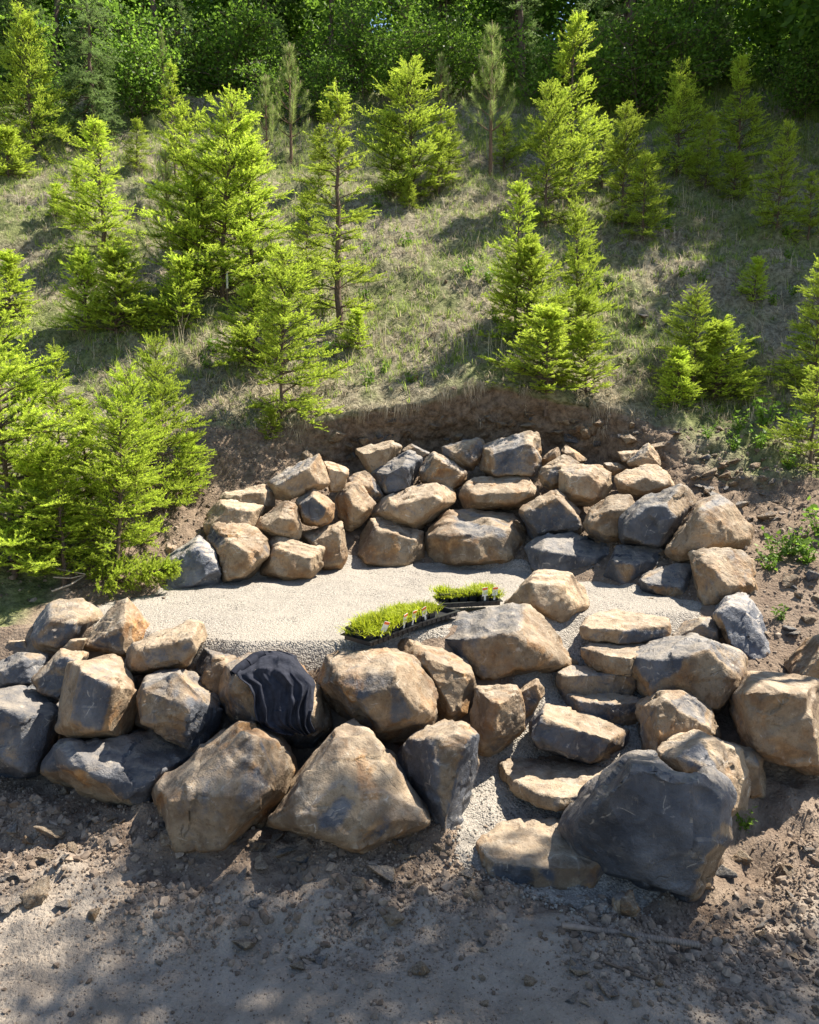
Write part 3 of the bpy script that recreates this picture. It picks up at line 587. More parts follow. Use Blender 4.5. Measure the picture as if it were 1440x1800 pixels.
 ('G2', 'D', [(690,560),(760,470),(840,460),(900,480),(990,570),(1025,660),(960,680),(850,700),(765,770),(730,750),(700,640)], 5.7, 't', 'tan block with flat sunny face beside the lower steps', [(775,520,.8),(780,700,.95),(970,620,.6),(850,690,.9),(730,730,.6)], .32, [(880,600,.05,.2),(740,640,.5,.3)]),
 ('G3', 'D', [(395,1050),(420,950),(540,800),(640,738),(720,760),(820,795),(900,790),(960,790),(1040,850),(1080,930),(1070,1060),(1010,1200),(930,1300),(880,1380),(800,1350),(640,1290),(500,1210),(420,1190),(380,1100)], 4.72, 'd', 'huge dark heart-shaped boulder standing at the bottom step', [(450,1010,.6),(600,850,.8),(700,800,.85),(920,850,.85),(1030,920,.7),(620,1230,.7),(860,1300,.7),(960,1180,.8),(1010,1060,.75),(760,1000,1.0)], .44, [(600,930,.6,.6),(800,1100,1,.05),(850,950,.9,.1),(720,1000,1,.1),(700,1150,1,.1),(960,1000,.9,.1),(600,1100,.9,.2),(1045,1100,.0,.1),(960,1270,.0,.2)], [(868,690,-.30,.22),(868,690,-.1,.22),(868,690,.1,.22),(868,690,.3,.22),(1010,930,-.46,.12)]),  # shade of the front coloured in dark, sunlit rim coloured in tan
 ('G4', 'D', [(765,770),(830,700),(950,658),(1050,690),(1140,740),(1148,900),(1120,1000),(1080,1040),(1050,930),(960,800)], 5.15, 'p', 'sharp-ridged pale boulder rising behind the heart-shaped one', [(960,680,.3),(1060,830,.6),(860,750,.6),(1060,980,.6)], .34, [(880,740,.85,.1),(1100,850,0,.1),(1020,720,0,.1)]),
 ('G5', 'D', [(1030,680),(1140,710),(1190,730),(1215,850),(1210,930),(1150,960),(1120,800)], 5.4, 't', 'thin tan rock standing against the sharp-ridged pale boulder'),
 ('G6', 'D', [(1100,540),(1120,450),(1165,395),(1300,400),(1380,430),(1440,560),(1510,700),(1490,860),(1380,850),(1240,760),(1115,690)], 5.7, 't', 'large square brown boulder with bright flat top beside the stair-side boulders', [(1140,470,.85),(1350,520,1),(1420,780,1),(1160,680,.95),(1400,450,.4),(1300,760,.95)], .42, [(1250,600,.3,.6),(1450,650,.1,.1),(1250,440,.1,.1)]),
 ('G7', 'D', [(1325,400),(1390,300),(1440,235),(1540,215),(1600,400),(1540,520),(1440,530),(1380,440)], 6.25, 'b', 'rusty rounded boulder behind the large square brown one'),
 ('G8', 'D', [(555,1390),(575,1340),(620,1315),(685,1380),(680,1420),(600,1435)], 4.32, 'm', 'small grey wedge stone in the shade under the heart-shaped boulder'),
]
BL.append(('S3', 'D', [(215,650),(230,580),(270,537),(360,545),(450,585),(560,615),(630,660),(620,700),(560,750),(480,778),(370,740),(240,690)], 5.72, 'd', 'tall dark step block in the middle of the stairs', [(250,620,.7),(350,622,.8),(450,645,.9),(560,680,.8),(370,738,.85),(480,770,.85),(255,688,.8)], .27, [(300,580,.2,.2),(400,700,.7,.4)]))
for row in BL:
    key, cr, ol, Y, kind, lab = row[:6]; ex = list(row[6:]) + [None] * 4
    if key == 'S3': boulder(key, cr, ol, Y, kind, lab, ex[0], ex[1], ex[2] or (), (), 'stone_step', 'step', 'stone steps up to the terrace')
    else: boulder(key, cr, ol, Y, kind, lab, ex[0], ex[1], ex[2] or (), ex[3] or ())

# ------------------------------------------------------------------ stone steps
STEPS = [
 ('S7', [(437,180),(470,150),(580,125),(700,150),(805,160),(795,195),(600,210),(480,200)], 1.17, .12, 't', 'topmost step, thick tan slab with a red stain on the gravel'),
 ('S6', [(437,280),(560,255),(700,258),(745,285),(640,335),(560,325),(470,300)], 1.02, .15, 't', 'second step below the terrace, pointed pale slab'),
 ('S5', [(335,388),(390,366),(500,368),(640,383),(660,405),(500,400),(360,402)], .86, .18, 'm', 'third step below the terrace, narrow straight-edged slab'),
 ('S4', [(360,470),(400,440),(480,448),(640,478),(695,520),(560,528),(440,515)], .70, .2, 'm', 'fourth step below the terrace, half shaded slab'),
 ('S2', [(95,765),(190,730),(300,735),(500,785),(540,805),(500,870),(440,915),(330,925),(250,905),(200,870),(140,840)], .36, .11, 't', 'wide cracked pale slab, second step above the road'),
 ('S1', [(0,1100),(90,1010),(240,1000),(400,1015),(520,1060),(560,1150),(480,1210),(200,1215),(60,1190),(10,1120)], .205, .2, 't', 'lowest and widest step slab with dark broken front edge'),
]
for key, top, z, th, kind, lab in STEPS:
    rng = np.random.default_rng(hash_str(key))
    tp = np.array([atz(*topx('D', *p), z) for p in top]); c = tp.mean(0); pts = []
    for p in tp:
        pts.append(Vector(p + np.array([0, 0, rng.uniform(-.018, .012)])))
        q = c + (p - c) * rng.uniform(.98, 1.06); q[2] = z - th * rng.uniform(.45, .6); pts.append(Vector(q))
        q = c + (p - c) * rng.uniform(.86, .98); q[2] = z - th; pts.append(Vector(q))
    bm = hull_verts(pts); fr, ru, to = TONES[kind]
    hh = []
    if key == 'S1': hh = [(*topx('D', 250, 1250), .8, .1), (*topx('D', 250, 1100), .1, .1)]
    if key == 'S3': hh = [(*topx('D', 350, 580), .3, .2), (*topx('D', 400, 700), .7, .4)]
    finish_rock('stone_step', bm, fr, ru, to, rng, lab, 'step', 'stone steps up to the terrace', hh, (), 64, rough=1.0, key=key, plan=18)

# ------------------------------------------------------------------ vegetation builders
def nrm_(a): return a / (np.linalg.norm(a, axis=-1, keepdims=True) + 1e-12)
def tubes(segs, sides=4):
    """segs: list of (p0,p1,r0,r1) -> V,F"""
    S = np.array([[*a, *b, r0, r1] for a, b, r0, r1 in segs]); a, b = S[:, :3], S[:, 3:6]; d = nrm_(b - a)
    ref = np.where(np.abs(d[:, 2:3]) > .9, np.array([[1., 0, 0]]), np.array([[0., 0, 1]])); u = nrm_(np.cross(d, ref)); v = np.cross(d, u)
    V = []; n = len(S)
    for r, c in ((S[:, 6], a), (S[:, 7], b)):
        for k in range(sides):
            t = 2 * math.pi * k / sides
            V.append(c + (u * math.cos(t) + v * math.sin(t)) * r[:, None])
    V = np.stack(V, 1)          # n,2*sides,3
    F = []
    base = np.arange(n)[:, None] * 2 * sides
    for k in range(sides):
        k2 = (k + 1) % sides
        F.append(base + np.array([k, k2, sides + k2, sides + k]))
    return V.reshape(-1, 3), np.concatenate(F, 0)
def needles(segs, per_m, L, wid, ang, rng, tipmode=None):
    """segs array (n, 8): p0,p1,tip0,tip1 -> triangles V (3m,3), tip (3m)"""
    S = np.asarray(segs, float); ln = np.linalg.norm(S[:, 3:6] - S[:, :3], axis=1)
    cnt = np.maximum(1, (ln * per_m + rng.random(len(S))).astype(int)); ix = np.repeat(np.arange(len(S)), cnt); m = len(ix)
    t = rng.random(m)[:, None]; p = S[ix, :3] * (1 - t) + S[ix, 3:6] * t
    d = nrm_(S[ix, 3:6] - S[ix, :3]); r = rng.normal(size=(m, 3)); r = nrm_(r - (r * d).sum(1, keepdims=True) * d)
    r[:, 2] = r[:, 2] * .65 + .12; r = nrm_(r)
    a = np.radians(ang + rng.uniform(-15, 15, m))[:, None]
    nd = nrm_(d * np.cos(a) + r * np.sin(a)); l = (L * rng.uniform(.75, 1.15, m))[:, None]
    sd = nrm_(np.cross(nd, rng.normal(size=(m, 3)))) * (wid / 2)
    tip = S[ix, 6] * (1 - t[:, 0]) + S[ix, 7] * t[:, 0]
    V = np.stack([p - sd, p + sd, p + nd * l], 1).reshape(-1, 3)
    return V, np.repeat(np.clip(tip + rng.normal(0, .08, m), 0, 1), 3)

def fir_mesh(name, H, R, seed, mat, dense=1.0, droop=0., new=1., per_m=380, L=.023, wid=.0066, bare=.04, kshape=.66):
    rng = np.random.default_rng(seed); wood = []; seg = []; lob = rng.random() * 6.28
    # trunk with a slight wander
    n = 14; zz = np.linspace(0, H, n + 1); wx = np.cumsum(rng.normal(0, .012 * H / 2.5, n + 1)); wy = np.cumsum(rng.normal(0, .012 * H / 2.5, n + 1)); wx -= wx[0]; wy -= wy[0]
    tr = lambda z: np.array([np.interp(z, zz, wx), np.interp(z, zz, wy), z])
    rb = .011 * H + .004
    for i in range(n): wood.append((tr(zz[i]) - (np.array([0, 0, .25]) if i == 0 else 0), tr(zz[i + 1]), rb * (1 - zz[i] / H) + .003, rb * (1 - zz[i + 1] / H) + .003))
    seg.append([*tr(H * .93), *tr(H), .8, 1.]); seg.append([*tr(H * .8), *tr(H * .93), .2, .7])
    z = H * bare; br = []
    while z < H * .965:
        t = z / H; k = int(rng.integers(4, 7) * dense) if t < .9 else 4
        a0 = rng.random() * 6.28
        for j in range(max(3, k)): br.append((z + rng.normal(0, .015), a0 + j * 6.283 / max(3, k) + rng.normal(0, .22)))
        if t < .88:
            for j in range(int(rng.integers(2, 5) * dense)): br.append((z + rng.uniform(.03, .17) * H / 2.5, rng.random() * 6.28))
        z += rng.uniform(.11, .24) * (H / 2.5) ** .7 * (1.15 - .5 * t)
    for z, az in br:
        t = min(max(z / H, 0), .99)
        ln = (R * ((1 - t) ** kshape) * rng.uniform(.42, 1.2) * (1 + .28 * math.sin(az + lob) + .18 * math.sin(2 * az + 1.7 * lob + 5 * t)) + .05) * (1 if t > .12 else .8)
        el = math.radians(np.interp(t, [0, .5, .85, 1], [14 - 30 * droop, 32 - 35 * droop, 46, 66]) + rng.normal(0, 12))
        p = tr(z); h = np.array([math.cos(az), math.sin(az), 0]); pr = np.array([-math.sin(az), math.cos(az), 0])
        ns = max(3, int(ln / .09)); st = ln / ns; e = el; prev = p; path = [p]
        for i in range(ns):
            e = e - math.radians(8 + 10 * droop) * st / .2 * (1 if i < ns * .55 else -1.4)
            q = prev + (h * math.cos(e) + np.array([0, 0, math.sin(e)])) * st + pr * rng.normal(0, .05) * st
            path.append(q); prev = q
        rb2 = .004 + .006 * ln
        for i in range(ns):
            wood.append((path[i], path[i + 1], rb2 * (1 - i / ns) + .0012, rb2 * (1 - (i + 1) / ns) + .0012))
            d0 = (1 - i / ns) * ln; d1 = (1 - (i + 1) / ns) * ln
            f = lambda d: new * float(np.clip(1.1 - d / .18, 0, 1))
            if i / ns > .12: seg.append([*path[i], *path[i + 1], f(d0), f(d1)])
            # side shoots
            if i / ns > .18 or ln < .2:
                for sd in (-1, 1):
                    for rep in range(2):
                        if rng.random() > .68: continue
                        q0 = path[i] + (path[i + 1] - path[i]) * rng.random()
                        l2 = (.55 * d0 * rng.uniform(.5, 1.1) + .05); l2 = min(l2, .34)
                        dv = nrm_(h * .75 + pr * sd * rng.uniform(.3, 1.0) + np.array([0, 0, rng.uniform(-.25, .65) + .4 * math.sin(e)]))
                        mids = max(1, int(l2 / .09)); pp = q0
                        for m_ in range(mids):
                            dv2 = nrm_(dv + np.array([0, 0, .10 * m_ - .25 * droop]) + rng.normal(0, .08, 3)); q1 = pp + dv2 * l2 / mids
                            e0 = l2 * (1 - m_ / mids); e1 = l2 * (1 - (m_ + 1) / mids)
                            seg.append([*pp, *q1, f(e0), f(e1)])
                            if e0 > .11:
                                for s2 in (-1, 1):
                                    dv3 = nrm_(dv2 + np.cross(dv2, np.array([0, 0, 1])) * s2 * .8); l3 = rng.uniform(.05, .10)
                                    seg.append([*pp, *(pp + dv3 * l3), f(l3), f(0)])
                            pp = q1
    V, tip = needles(np.array(seg), per_m, L, wid, 48, rng)
    cm = mesh_np(name + '_crown', V, np.arange(len(V)).reshape(-1, 3), mat); fattr(cm, 'tip', tip)
    V, F = tubes(wood, 4); tm = mesh_np(name + '_trunk', V, F, BARK, True)
    return tm, cm, H, R

def pine_mesh(name, H, seed, bare=.3):
    rng = np.random.default_rng(seed); wood = []; seg = []; cand = []
    wood.append((np.array([0, 0, -.3]), np.array([0, 0, H * .5]), .016 * H, .011 * H)); wood.append((np.array([0, 0, H * .5]), np.array([0, 0, H]), .011 * H, .006))
    cand.append((np.array([0, 0, H - .02]), np.array([.01, 0, H + .16])))
    seg.append([0, 0, H * .72, 0, 0, H, .5, .9])
    for t in np.linspace(bare, .93, 7):
        k = rng.integers(4, 6); a0 = rng.random() * 6.28
        for j in range(k):
            az = a0 + j * 6.283 / k + rng.normal(0, .2); ln = .30 * H * (1.05 - t) * rng.uniform(.6, 1.2) + .12; e = .35 + .5 * t
            p = np.array([0, 0, t * H]); ns = 5
            for i in range(ns):
                q = p + np.array([math.cos(az) * math.cos(e), math.sin(az) * math.cos(e), math.sin(e)]) * ln / ns; e += .14
                wood.append((p, q, .010 * (1 - i / ns) + .003, .010 * (1 - (i + 1) / ns) + .003))
                if i >= (2 if t < .6 else 1): seg.append([*p, *q, .2 + .15 * i, .35 + .15 * i])
                p = q
            if rng.random() < .8: cand.append((p, p + np.array([math.cos(az) * .02, math.sin(az) * .02, rng.uniform(.06, .13)])))
    V, tip = needles(np.array(seg), 420, .155, .0048, 48, rng)
    cm = mesh_np(name + '_crown', V, np.arange(len(V)).reshape(-1, 3), PINEM); fattr(cm, 'tip', tip)
    V, F = tubes(wood, 6); tm = mesh_np(name + '_trunk', V, F, BARKP, True)
    return tm, cm, [(tuple(a), tuple(b)) for a, b in cand]
CANDLE = plain('pine_candle', (.46, .36, .19), .7)
CANDLE_ME = mesh_np('candle', *tubes([((0, 0, 0), (0, 0, .5), .10, .085), ((0, 0, .5), (0, 0, 1), .085, .03)], 5), CANDLE, True)

def leaf_tris(P, N, L, W, rng):
    """diamond leaves as two triangles each"""
    m = len(P); d = nrm_(np.cross(N, rng.normal(size=(m, 3)))); s = np.cross(N, d); L = np.asarray(L)[:, None]; W = np.asarray(W)[:, None]
    V = np.stack([P - d * L * .5, P + s * W * .5 + d * L * .05, P + d * L * .5, P - s * W * .5 + d * L * .05], 1).reshape(-1, 3)
    return V, np.arange(4 * m).reshape(-1, 4)
def broad_mesh(name, H, R, seed, nleaf, leaf=.10, low=.08, mat=None, stems=1):
    rng = np.random.default_rng(seed); wood = []; cl = []
    for s in range(stems):
        lean = rng.normal(0, .10, 2) * (1 if stems == 1 else 2.2); p = np.array([rng.normal(0, .05) * stems, rng.normal(0, .05) * stems, -.4]); n = 9
        r0 = .016 * H / math.sqrt(stems)
        for i in range(n):
            q = p + np.array([lean[0] + rng.normal(0, .12), lean[1] + rng.normal(0, .12), 1]) * (H * .9 + .4) / n
            wood.append((p, q, r0 * (1 - i / n * .85), r0 * (1 - (i + 1) / n * .85)))
            zt = q[2] / H
            if zt > low:
                for b in range(rng.integers(2, 5)):
                    az = rng.random() * 6.28; ln = R * (1.0 - .55 * abs(zt - .45) * 1.5) * rng.uniform(.45, 1.05); e = rng.uniform(-.1, .7); pp = q
                    for k in range(3):
                        qq = pp + np.array([math.cos(az) * math.cos(e), math.sin(az) * math.cos(e), math.sin(e)]) * ln / 3; az += rng.normal(0, .35); e += rng.normal(0, .2)
                        wood.append((pp, qq, r0 * .35 * (1 - k / 3) + .006, r0 * .35 * (1 - (k + 1) / 3) + .004)); pp = qq
                        cl.append((qq, .16 * R + .10 * ln)); cl.append((qq + rng.normal(0, .18, 3) * ln, .14 * R + .08 * ln))
            p = q
    C = np.array([c for c, r in cl]); Rr = np.array([r for c, r in cl]); ix = rng.integers(0, len(C), nleaf)
    g = nrm_(rng.normal(size=(nleaf, 3))) * (rng.random((nleaf, 1)) ** .5); g[:, 2] *= .6
    P = C[ix] + g * Rr[ix, None] * 1.5; keep = P[:, 2] > .05; P = P[keep]; m = len(P)
    N = nrm_(rng.normal(size=(m, 3)) + np.array([0, 0, .9]))
    l = leaf * rng.uniform(.6, 1.3, m); V, F = leaf_tris(P, N, l, l * rng.uniform(.5, .75, m), rng)
    cm = mesh_np(name + '_crown', V, F, mat or LEAFM); fattr(cm, 'tip', np.repeat(np.clip(rng.beta(1.3, 3, m) + .1, 0, 1), 4))
    V, F = tubes(wood, 6); tm = mesh_np(name + '_trunk', V, F, BARK, True)
    return tm, cm

def put_tree(name, parts, loc, s, rz, label, cat, group, sz=None, tilt=(0, 0)):
    """parts: list of (part name, mesh) shared between copies"""
    e = link(name, None, None, label, cat, group, loc=loc)
    e.empty_display_size = .2
    e.scale = (s, s, sz or s); e.rotation_euler = (tilt[0], tilt[1], rz)
    for pn, me in parts: link(pn, me, e)
    return e

FIRS = {
 'broad': [fir_mesh('fir_a', 2.5, 1.0, 11, FIRM, 1.25, per_m=290, wid=.0075), fir_mesh('fir_b', 2.5, .92, 12, FIRM, 1.25, per_m=290, wid=.0075), fir_mesh('fir_i', 2.4, .86, 13, FIRM, 1.1, kshape=.5, per_m=300, wid=.0075)],
 'mid': [fir_mesh('fir_c', 2.6, .74, 21, FIRM, 1.1), fir_mesh('fir_d', 2.6, .68, 22, FIRM, 1.0, bare=.10), fir_mesh('fir_k', 2.3, .7, 23, FIRM, .9, kshape=.5)],
 'slim': [fir_mesh('fir_e', 3.0, .60, 31, FIRM, .95, bare=.08)],
 'small': [fir_mesh('fir_f', 1.1, .50, 41, FIRM, 1.2, per_m=400, L=.022), fir_mesh('fir_g', 1.0, .44, 42, FIRM, 1.1, per_m=400, L=.022)],
 'blue': [fir_mesh('fir_h', 4.2, 1.15, 51, SPRUCEM, 1.2, droop=.9, new=.6, per_m=150, L=.036, wid=.009)],
}
# base pixel (u,v) is used only to find the spot on the hillside; top pixel row gives the height
FT = [
 (30, 1010, 470, 'broad', 'tall bright fir at the outer end of the lower fir cluster', .9),
 (112, 940, 590, 'slim', 'thin grey-green fir with bare stem behind the bushy cluster', 1.),
 (205, 1015, 700, 'broad', 'bushy bright fir directly above the fallen cut bough', 1.0),
 (290, 900, 575, 'broad', 'wide open-branched fir with visible stem near the back wall end', .7),
 (110, 1030, 770, 'mid', 'short dense fir rising behind the rounded half-dark end boulder', 1.35),
 (205, 585, 432, 'small', 'squat fir with dense round base on an eroded ledge', 1.25),
 (150, 580, 440, 'small', 'leafy-looking squat fir touching its twin on the eroded ledge', 1.0),
 (325, 580, 452, 'small', 'small fir below the long-needled pine', 1.0),
 (495, 735, 430, 'broad', 'full conical fir standing above the beginning of the cut bank', 1.0),
 (477, 770, 712, 'small', 'tiny fir sprouting at the foot of the full conical fir', 1.2),
 (597, 575, 145, 'slim', 'tall slender bright fir on the open middle slope', 1.25),
 (628, 612, 540, 'small', 'low bright sapling below the tall slender fir', 1.1),
 (390, 530, 150, 'broad', 'largest yellow-green fir, many-topped and bushy, mid slope', 1.05),
 (450, 520, 240, 'mid', 'secondary fir top merging with the largest yellow-green fir', 1.1),
 (335, 500, 190, 'mid', 'narrow fir standing between pine and largest yellow-green fir', 1.0),
 (185, 440, 195, 'mid', 'loose pale fir on the grassy upper slope', 1.25),
 (310, 330, 100, 'slim', 'spindly fir with sparse crown in front of the dark wood', .9),
 (725, 350, 105, 'broad', 'broad bright fir on the crest above the shaded middle slope', 1.1),
 (690, 345, 190, 'mid', 'shorter fir joined to the broad bright crest fir', 1.1),
 (1000, 360, 25, 'mid', 'tallest half-shaded fir beside the bare-stemmed pine', 1.0),
 (960, 400, 140, 'broad', 'half-shaded fir in front of the tallest half-shaded one', .75),
 (905, 580, 300, 'mid', 'sunlit two-stemmed fir above the cut bank lip', .8),
 (1015, 590, 335, 'broad', 'sunlit layered fir with clear leader above the bank', .72),
 (960, 690, 535, 'small', 'wide bright fir hanging over the cut bank lip', 1.35),
 (1030, 690, 560, 'small', 'second bright fir crowded on the bank lip', 1.2),
 (1220, 705, 490, 'broad', 'sunlit fir alone above the rubble heap', .95),
 (1190, 715, 610, 'small', 'knee-high fir beside the lone fir above the rubble', 1.0),
 (1325, 530, 450, 'small', 'isolated little fir on the pale grass', 1.0),
 (1430, 720, 440, 'broad', 'bright fir standing uphill of the weeds on the dirt slope', .9),
 (1425, 830, 640, 'mid', 'low dark fir just downhill of the bright fir near the weeds', 1.2),
 (1190, 310, 100, 'broad', 'dark shaded fir under the trees on the upper slope', .8),
 (1295, 300, 90, 'mid', 'dark narrow fir higher in the shaded upper slope', 1.1),
 (1095, 400, 180, 'broad', 'shaded fir downslope of the tallest half-shaded fir', .8),
 (1365, 400, 210, 'broad', 'shaded fir with light leader in the deep grass', .75),
 (1290, 350, 270, 'small', 'low shaded fir among the dark grasses', 1.2),
 (15, 310, 222, 'small', 'round bright shrub-like fir at the slope crest', 1.4),
 (60, 270, 10, 'broad', 'yellowish tall fir beside the big blue-green fir', .9),
 (100, 380, 320, 'small', 'pale little fir on the dry grass', 1.1),
 (720, 365, 315, 'small', 'small fir at the shade edge below the broad crest fir', 1.),
 (240, 300, 200, 'mid', 'fir sapling beside the dead branch', 1.2),
 (560, 330, 215, 'mid', 'fir behind the tall slender one', 1.2),
 (885, 300, 200, 'mid', 'short fir beside the bare-stemmed pine base', 1.2),
 (60, 900, 620, 'mid', 'yellowish fir wedged behind the tall outer fir of the lower cluster', 1.2),
 (160, 930, 690, 'mid', 'feathery fir in the middle of the lower fir cluster', 1.3),
 (250, 960, 640, 'broad', 'open lime fir between the bushy and wide firs', .7),
 (70, 1000, 800, 'small', 'low fir at the front of the fir cluster', 1.2),
 (330, 860, 760, 'small', 'low drooping sapling above the back wall end', 1.0),
 (445, 640, 500, 'small', 'small fir uphill of the full conical fir', 1.2),
 (540, 480, 330, 'mid', 'fir half hidden between the largest and the tall slender one', 1.2),
 (360, 520, 300, 'mid', 'dark-based fir under the largest yellow-green one', 1.3),
 (430, 420, 210, 'broad', 'lime fir crown just behind the largest yellow-green one', .9),
 (770, 340, 210, 'mid', 'bright fir at the flank of the broad crest fir', 1.2),
 (925, 600, 420, 'small', 'sunlit young fir between the two bank-top firs', 1.1),
 (1255, 705, 560, 'small', 'ragged fir leaning on the lone fir above the rubble', 1.2),
 (1130, 420, 260, 'mid', 'shaded fir close behind its shaded downslope neighbour', 1.2),
 (1060, 330, 210, 'mid', 'shaded fir uphill of the bank-top pair', 1.2),
 (1420, 420, 300, 'mid', 'shaded fir beyond the light-leadered fir in long grass', 1.2),
 (1240, 330, 190, 'mid', 'shaded fir between the two dark firs', 1.1),
 (140, 400, 290, 'mid', 'thin fir beside the loose pale fir', 1.2),
 (20, 560, 440, 'small', 'little fir on the far end of the eroded ledge', 1.2),
 (790, 300, 190, 'mid', 'shaded fir between the crest fir and the bare-stemmed pine', 1.2),
]
rr = random.Random(5)
for i, (u, vb, vt, kind, lab, wx) in enumerate(FT):
    p = gpx(u, vb); top = aty(u, vt, p.y); h = max(.3, top[2] - p.z)
    tm, cm, H, R = FIRS[kind][i % len(FIRS[kind])]; s = h / H
    e = put_tree('fir_tree', [('trunk', tm), ('crown', cm)], p - Vector((0, 0, .03)), s * wx, rr.uniform(0, 6.28), lab, 'fir tree', 'young firs on the hillside', sz=s, tilt=(rr.uniform(-.04, .04), rr.uniform(-.04, .04)))
tm, cm, H, R = FIRS['blue'][0]
p = gpx(165, 245); put_tree('fir_tree', [('trunk', tm), ('crown', cm)], p, 1.25, .6, 'big blue-green fir with drooping boughs at the wood edge', 'fir tree', 'young firs on the hillside')
p = gpx(30, 215); put_tree('fir_tree', [('trunk', tm), ('crown', cm)], p + Vector((-1, 2.5, 1)), 1.5, 2.6, 'taller blue-green fir behind the big drooping one', 'fir tree', 'young firs on the hillside')

# pines
PM = [pine_mesh('pine_a', 3.0, 3, .30), pine_mesh('pine_b', 2.6, 4, .2)]
for (u, vb, vt, k, lab, wx) in [(300, 525, 255, 1, 'long-needled young pine beside the largest yellow-green fir', .8), (512, 280, 75, 1, 'pale feathery pine on the crest behind the big firs', 1.0),
                               (862, 308, 35, 0, 'slender pine with bare lower trunk and upright candles', .9), (470, 300, 130, 1, 'shorter feathery pine next to the pale crest pine', .9), (775, 230, 90, 0, 'small pine in the shade before the dark wood', 1.),
                               (1030, 330, 190, 1, 'pale shaded pine by the tallest half-shaded fir', .8), (290, 220, 50, 0, 'thin dark pine with tall candle before the wood', .6)]:
    p = gpx(u, vb); top = aty(u, vt, p.y); s = (top[2] - p.z) / (3.0 if k == 0 else 2.6)
    e = put_tree('pine_tree', [('trunk', PM[k][0]), ('crown', PM[k][1])], p, s * wx, rr.uniform(0, 6), lab, 'pine tree', 'young pines on the hillside', sz=s * .95)
    for a, b_ in PM[k][2]:
        c_ = link('candle', CANDLE_ME, e, loc=a); d_ = Vector(b_) - Vector(a); c_.rotation_euler = d_.to_track_quat('Z', 'Y').to_euler(); c_.scale = (.13, .13, d_.length)

# broadleaf wood on the crest and to the sunward side
BT = [broad_mesh('wood_a', 8.0, 3.0, 61, 16000, .20, .05), broad_mesh('wood_b', 7.0, 2.7, 62, 14500, .18, .03)]
TT = broad_mesh('tall_tree', 8.6, 3.4, 66, 3000, .17, .80)
SH = [broad_mesh('shrub_a', 2.2, 1.2, 71, 5000, .10, .02, stems=5), broad_mesh('shrub_b', 1.7, 1.1, 72, 4500, .09, .02, stems=6)]
rw = random.Random(8)
for i, (x, y, s) in enumerate([(-14.5, 27.6, 1.3), (-10.5, 28.2, 1.5), (-4.6, 27.2, 1.3), (1.2, 27.8, 1.5), (6.9, 27.0, 1.8), (3.6, 28.4, 1.5), (12.2, 27.2, 1.6), (-6.9, 25.6, 1.0), (9.2, 25.4, 1.0), (-1.7, 25.2, .8)]):
    tm, cm, H, R = FIRS['blue'][0]
    put_tree('conifer', [('trunk', tm), ('crown', cm)], (x, y, gz(x, y)), s, i * 1.9, 'dusky drooping conifer standing at the wood edge', 'conifer', 'conifers at the wood edge')
for i, (x, y, s) in enumerate([(6.8, 26.6, 1.1), (11.8, 26.6, 1.2), (3.9, 27.6, 1.1), (0.8, 28.0, 1.0), (-2.8, 28.0, 1.1), (-8.2, 28.4, 1.2), (9.0, 27.6, 1.25), (-12, 28.0, 1.1)]):
    put_tree('bare_trunk_tree', [('trunk', TT[0]), ('crown', TT[1])], (x, y, gz(x, y)), s, i * 2.1, 'tree with bare slender trunk at the front of the dark wood', 'tree', 'bare trunked trees of the wood edge')
k = 0
for row, y0 in enumerate((29.5, 33., 38.)):
    n = (10, 11, 13)[row]
    for i in range(n):
        x = -19 + 38 * (i + .5 * (row % 2) + rw.uniform(.1, .6)) / n; y = y0 + rw.uniform(-.8, 1.6)
        if abs(x) > .56 * y + 3: continue
        tm, cm = BT[(i + row) % 2]; s = rw.uniform(.85, 1.25)
        put_tree('woodland_tree', [('trunk', tm), ('crown', cm)], (x, y, gz(x, y)), s, rw.uniform(0, 6.28), 'dark leafy tree in the shaded wood along the crest', 'tree', 'trees of the dark wood on the crest')
for i in range(26):
    x = -14 + 28 * (i + rw.random()) / 26; y = rw.uniform(21.6, 25.6)
    tm, cm = SH[i % 2]; s = rw.uniform(.45, 1.3)
    put_tree('leafy_shrub', [('stems', tm), ('crown', cm)], (x, y, gz(x, y)), s, rw.uniform(0, 6.28), 'leafy green shrub at the edge of the dark wood', 'shrub', 'shrubs along the wood edge')
for (x, y, s) in [(13.6, 20.3, 1.3), (14.8, 23.3, 1.35), (12.4, 24.6, 1.25), (16.8, 20, 1.35), (17.5, 25, 1.4), (12.8, 17.2, 1.0), (13.0, 22.2, 1.2)]:
    tm, cm = BT[int(x) % 2]
    put_tree('shade_tree', [('trunk', tm), ('crown', cm)], (x, y, gz(x, y)), s, x, 'tall leafy tree beside the slope whose shade covers the firs', 'tree', 'trees shading the slope')
for (x, y, s) in [(4.7, 7.2, 1.0), (5.9, 7.45, 1.03), (7.8, 7.1, 1.0)]:
    tm, cm = TT
    put_tree('roadside_tree', [('trunk', tm), ('crown', cm)], (x, y, gz(x, y)), s, 0, 'tall leafy tree beside the dirt road whose shade dapples the ground', 'tree', 'trees shading the road').scale = (s * (1.1 if x < 5 else -.9), s * .45, s)

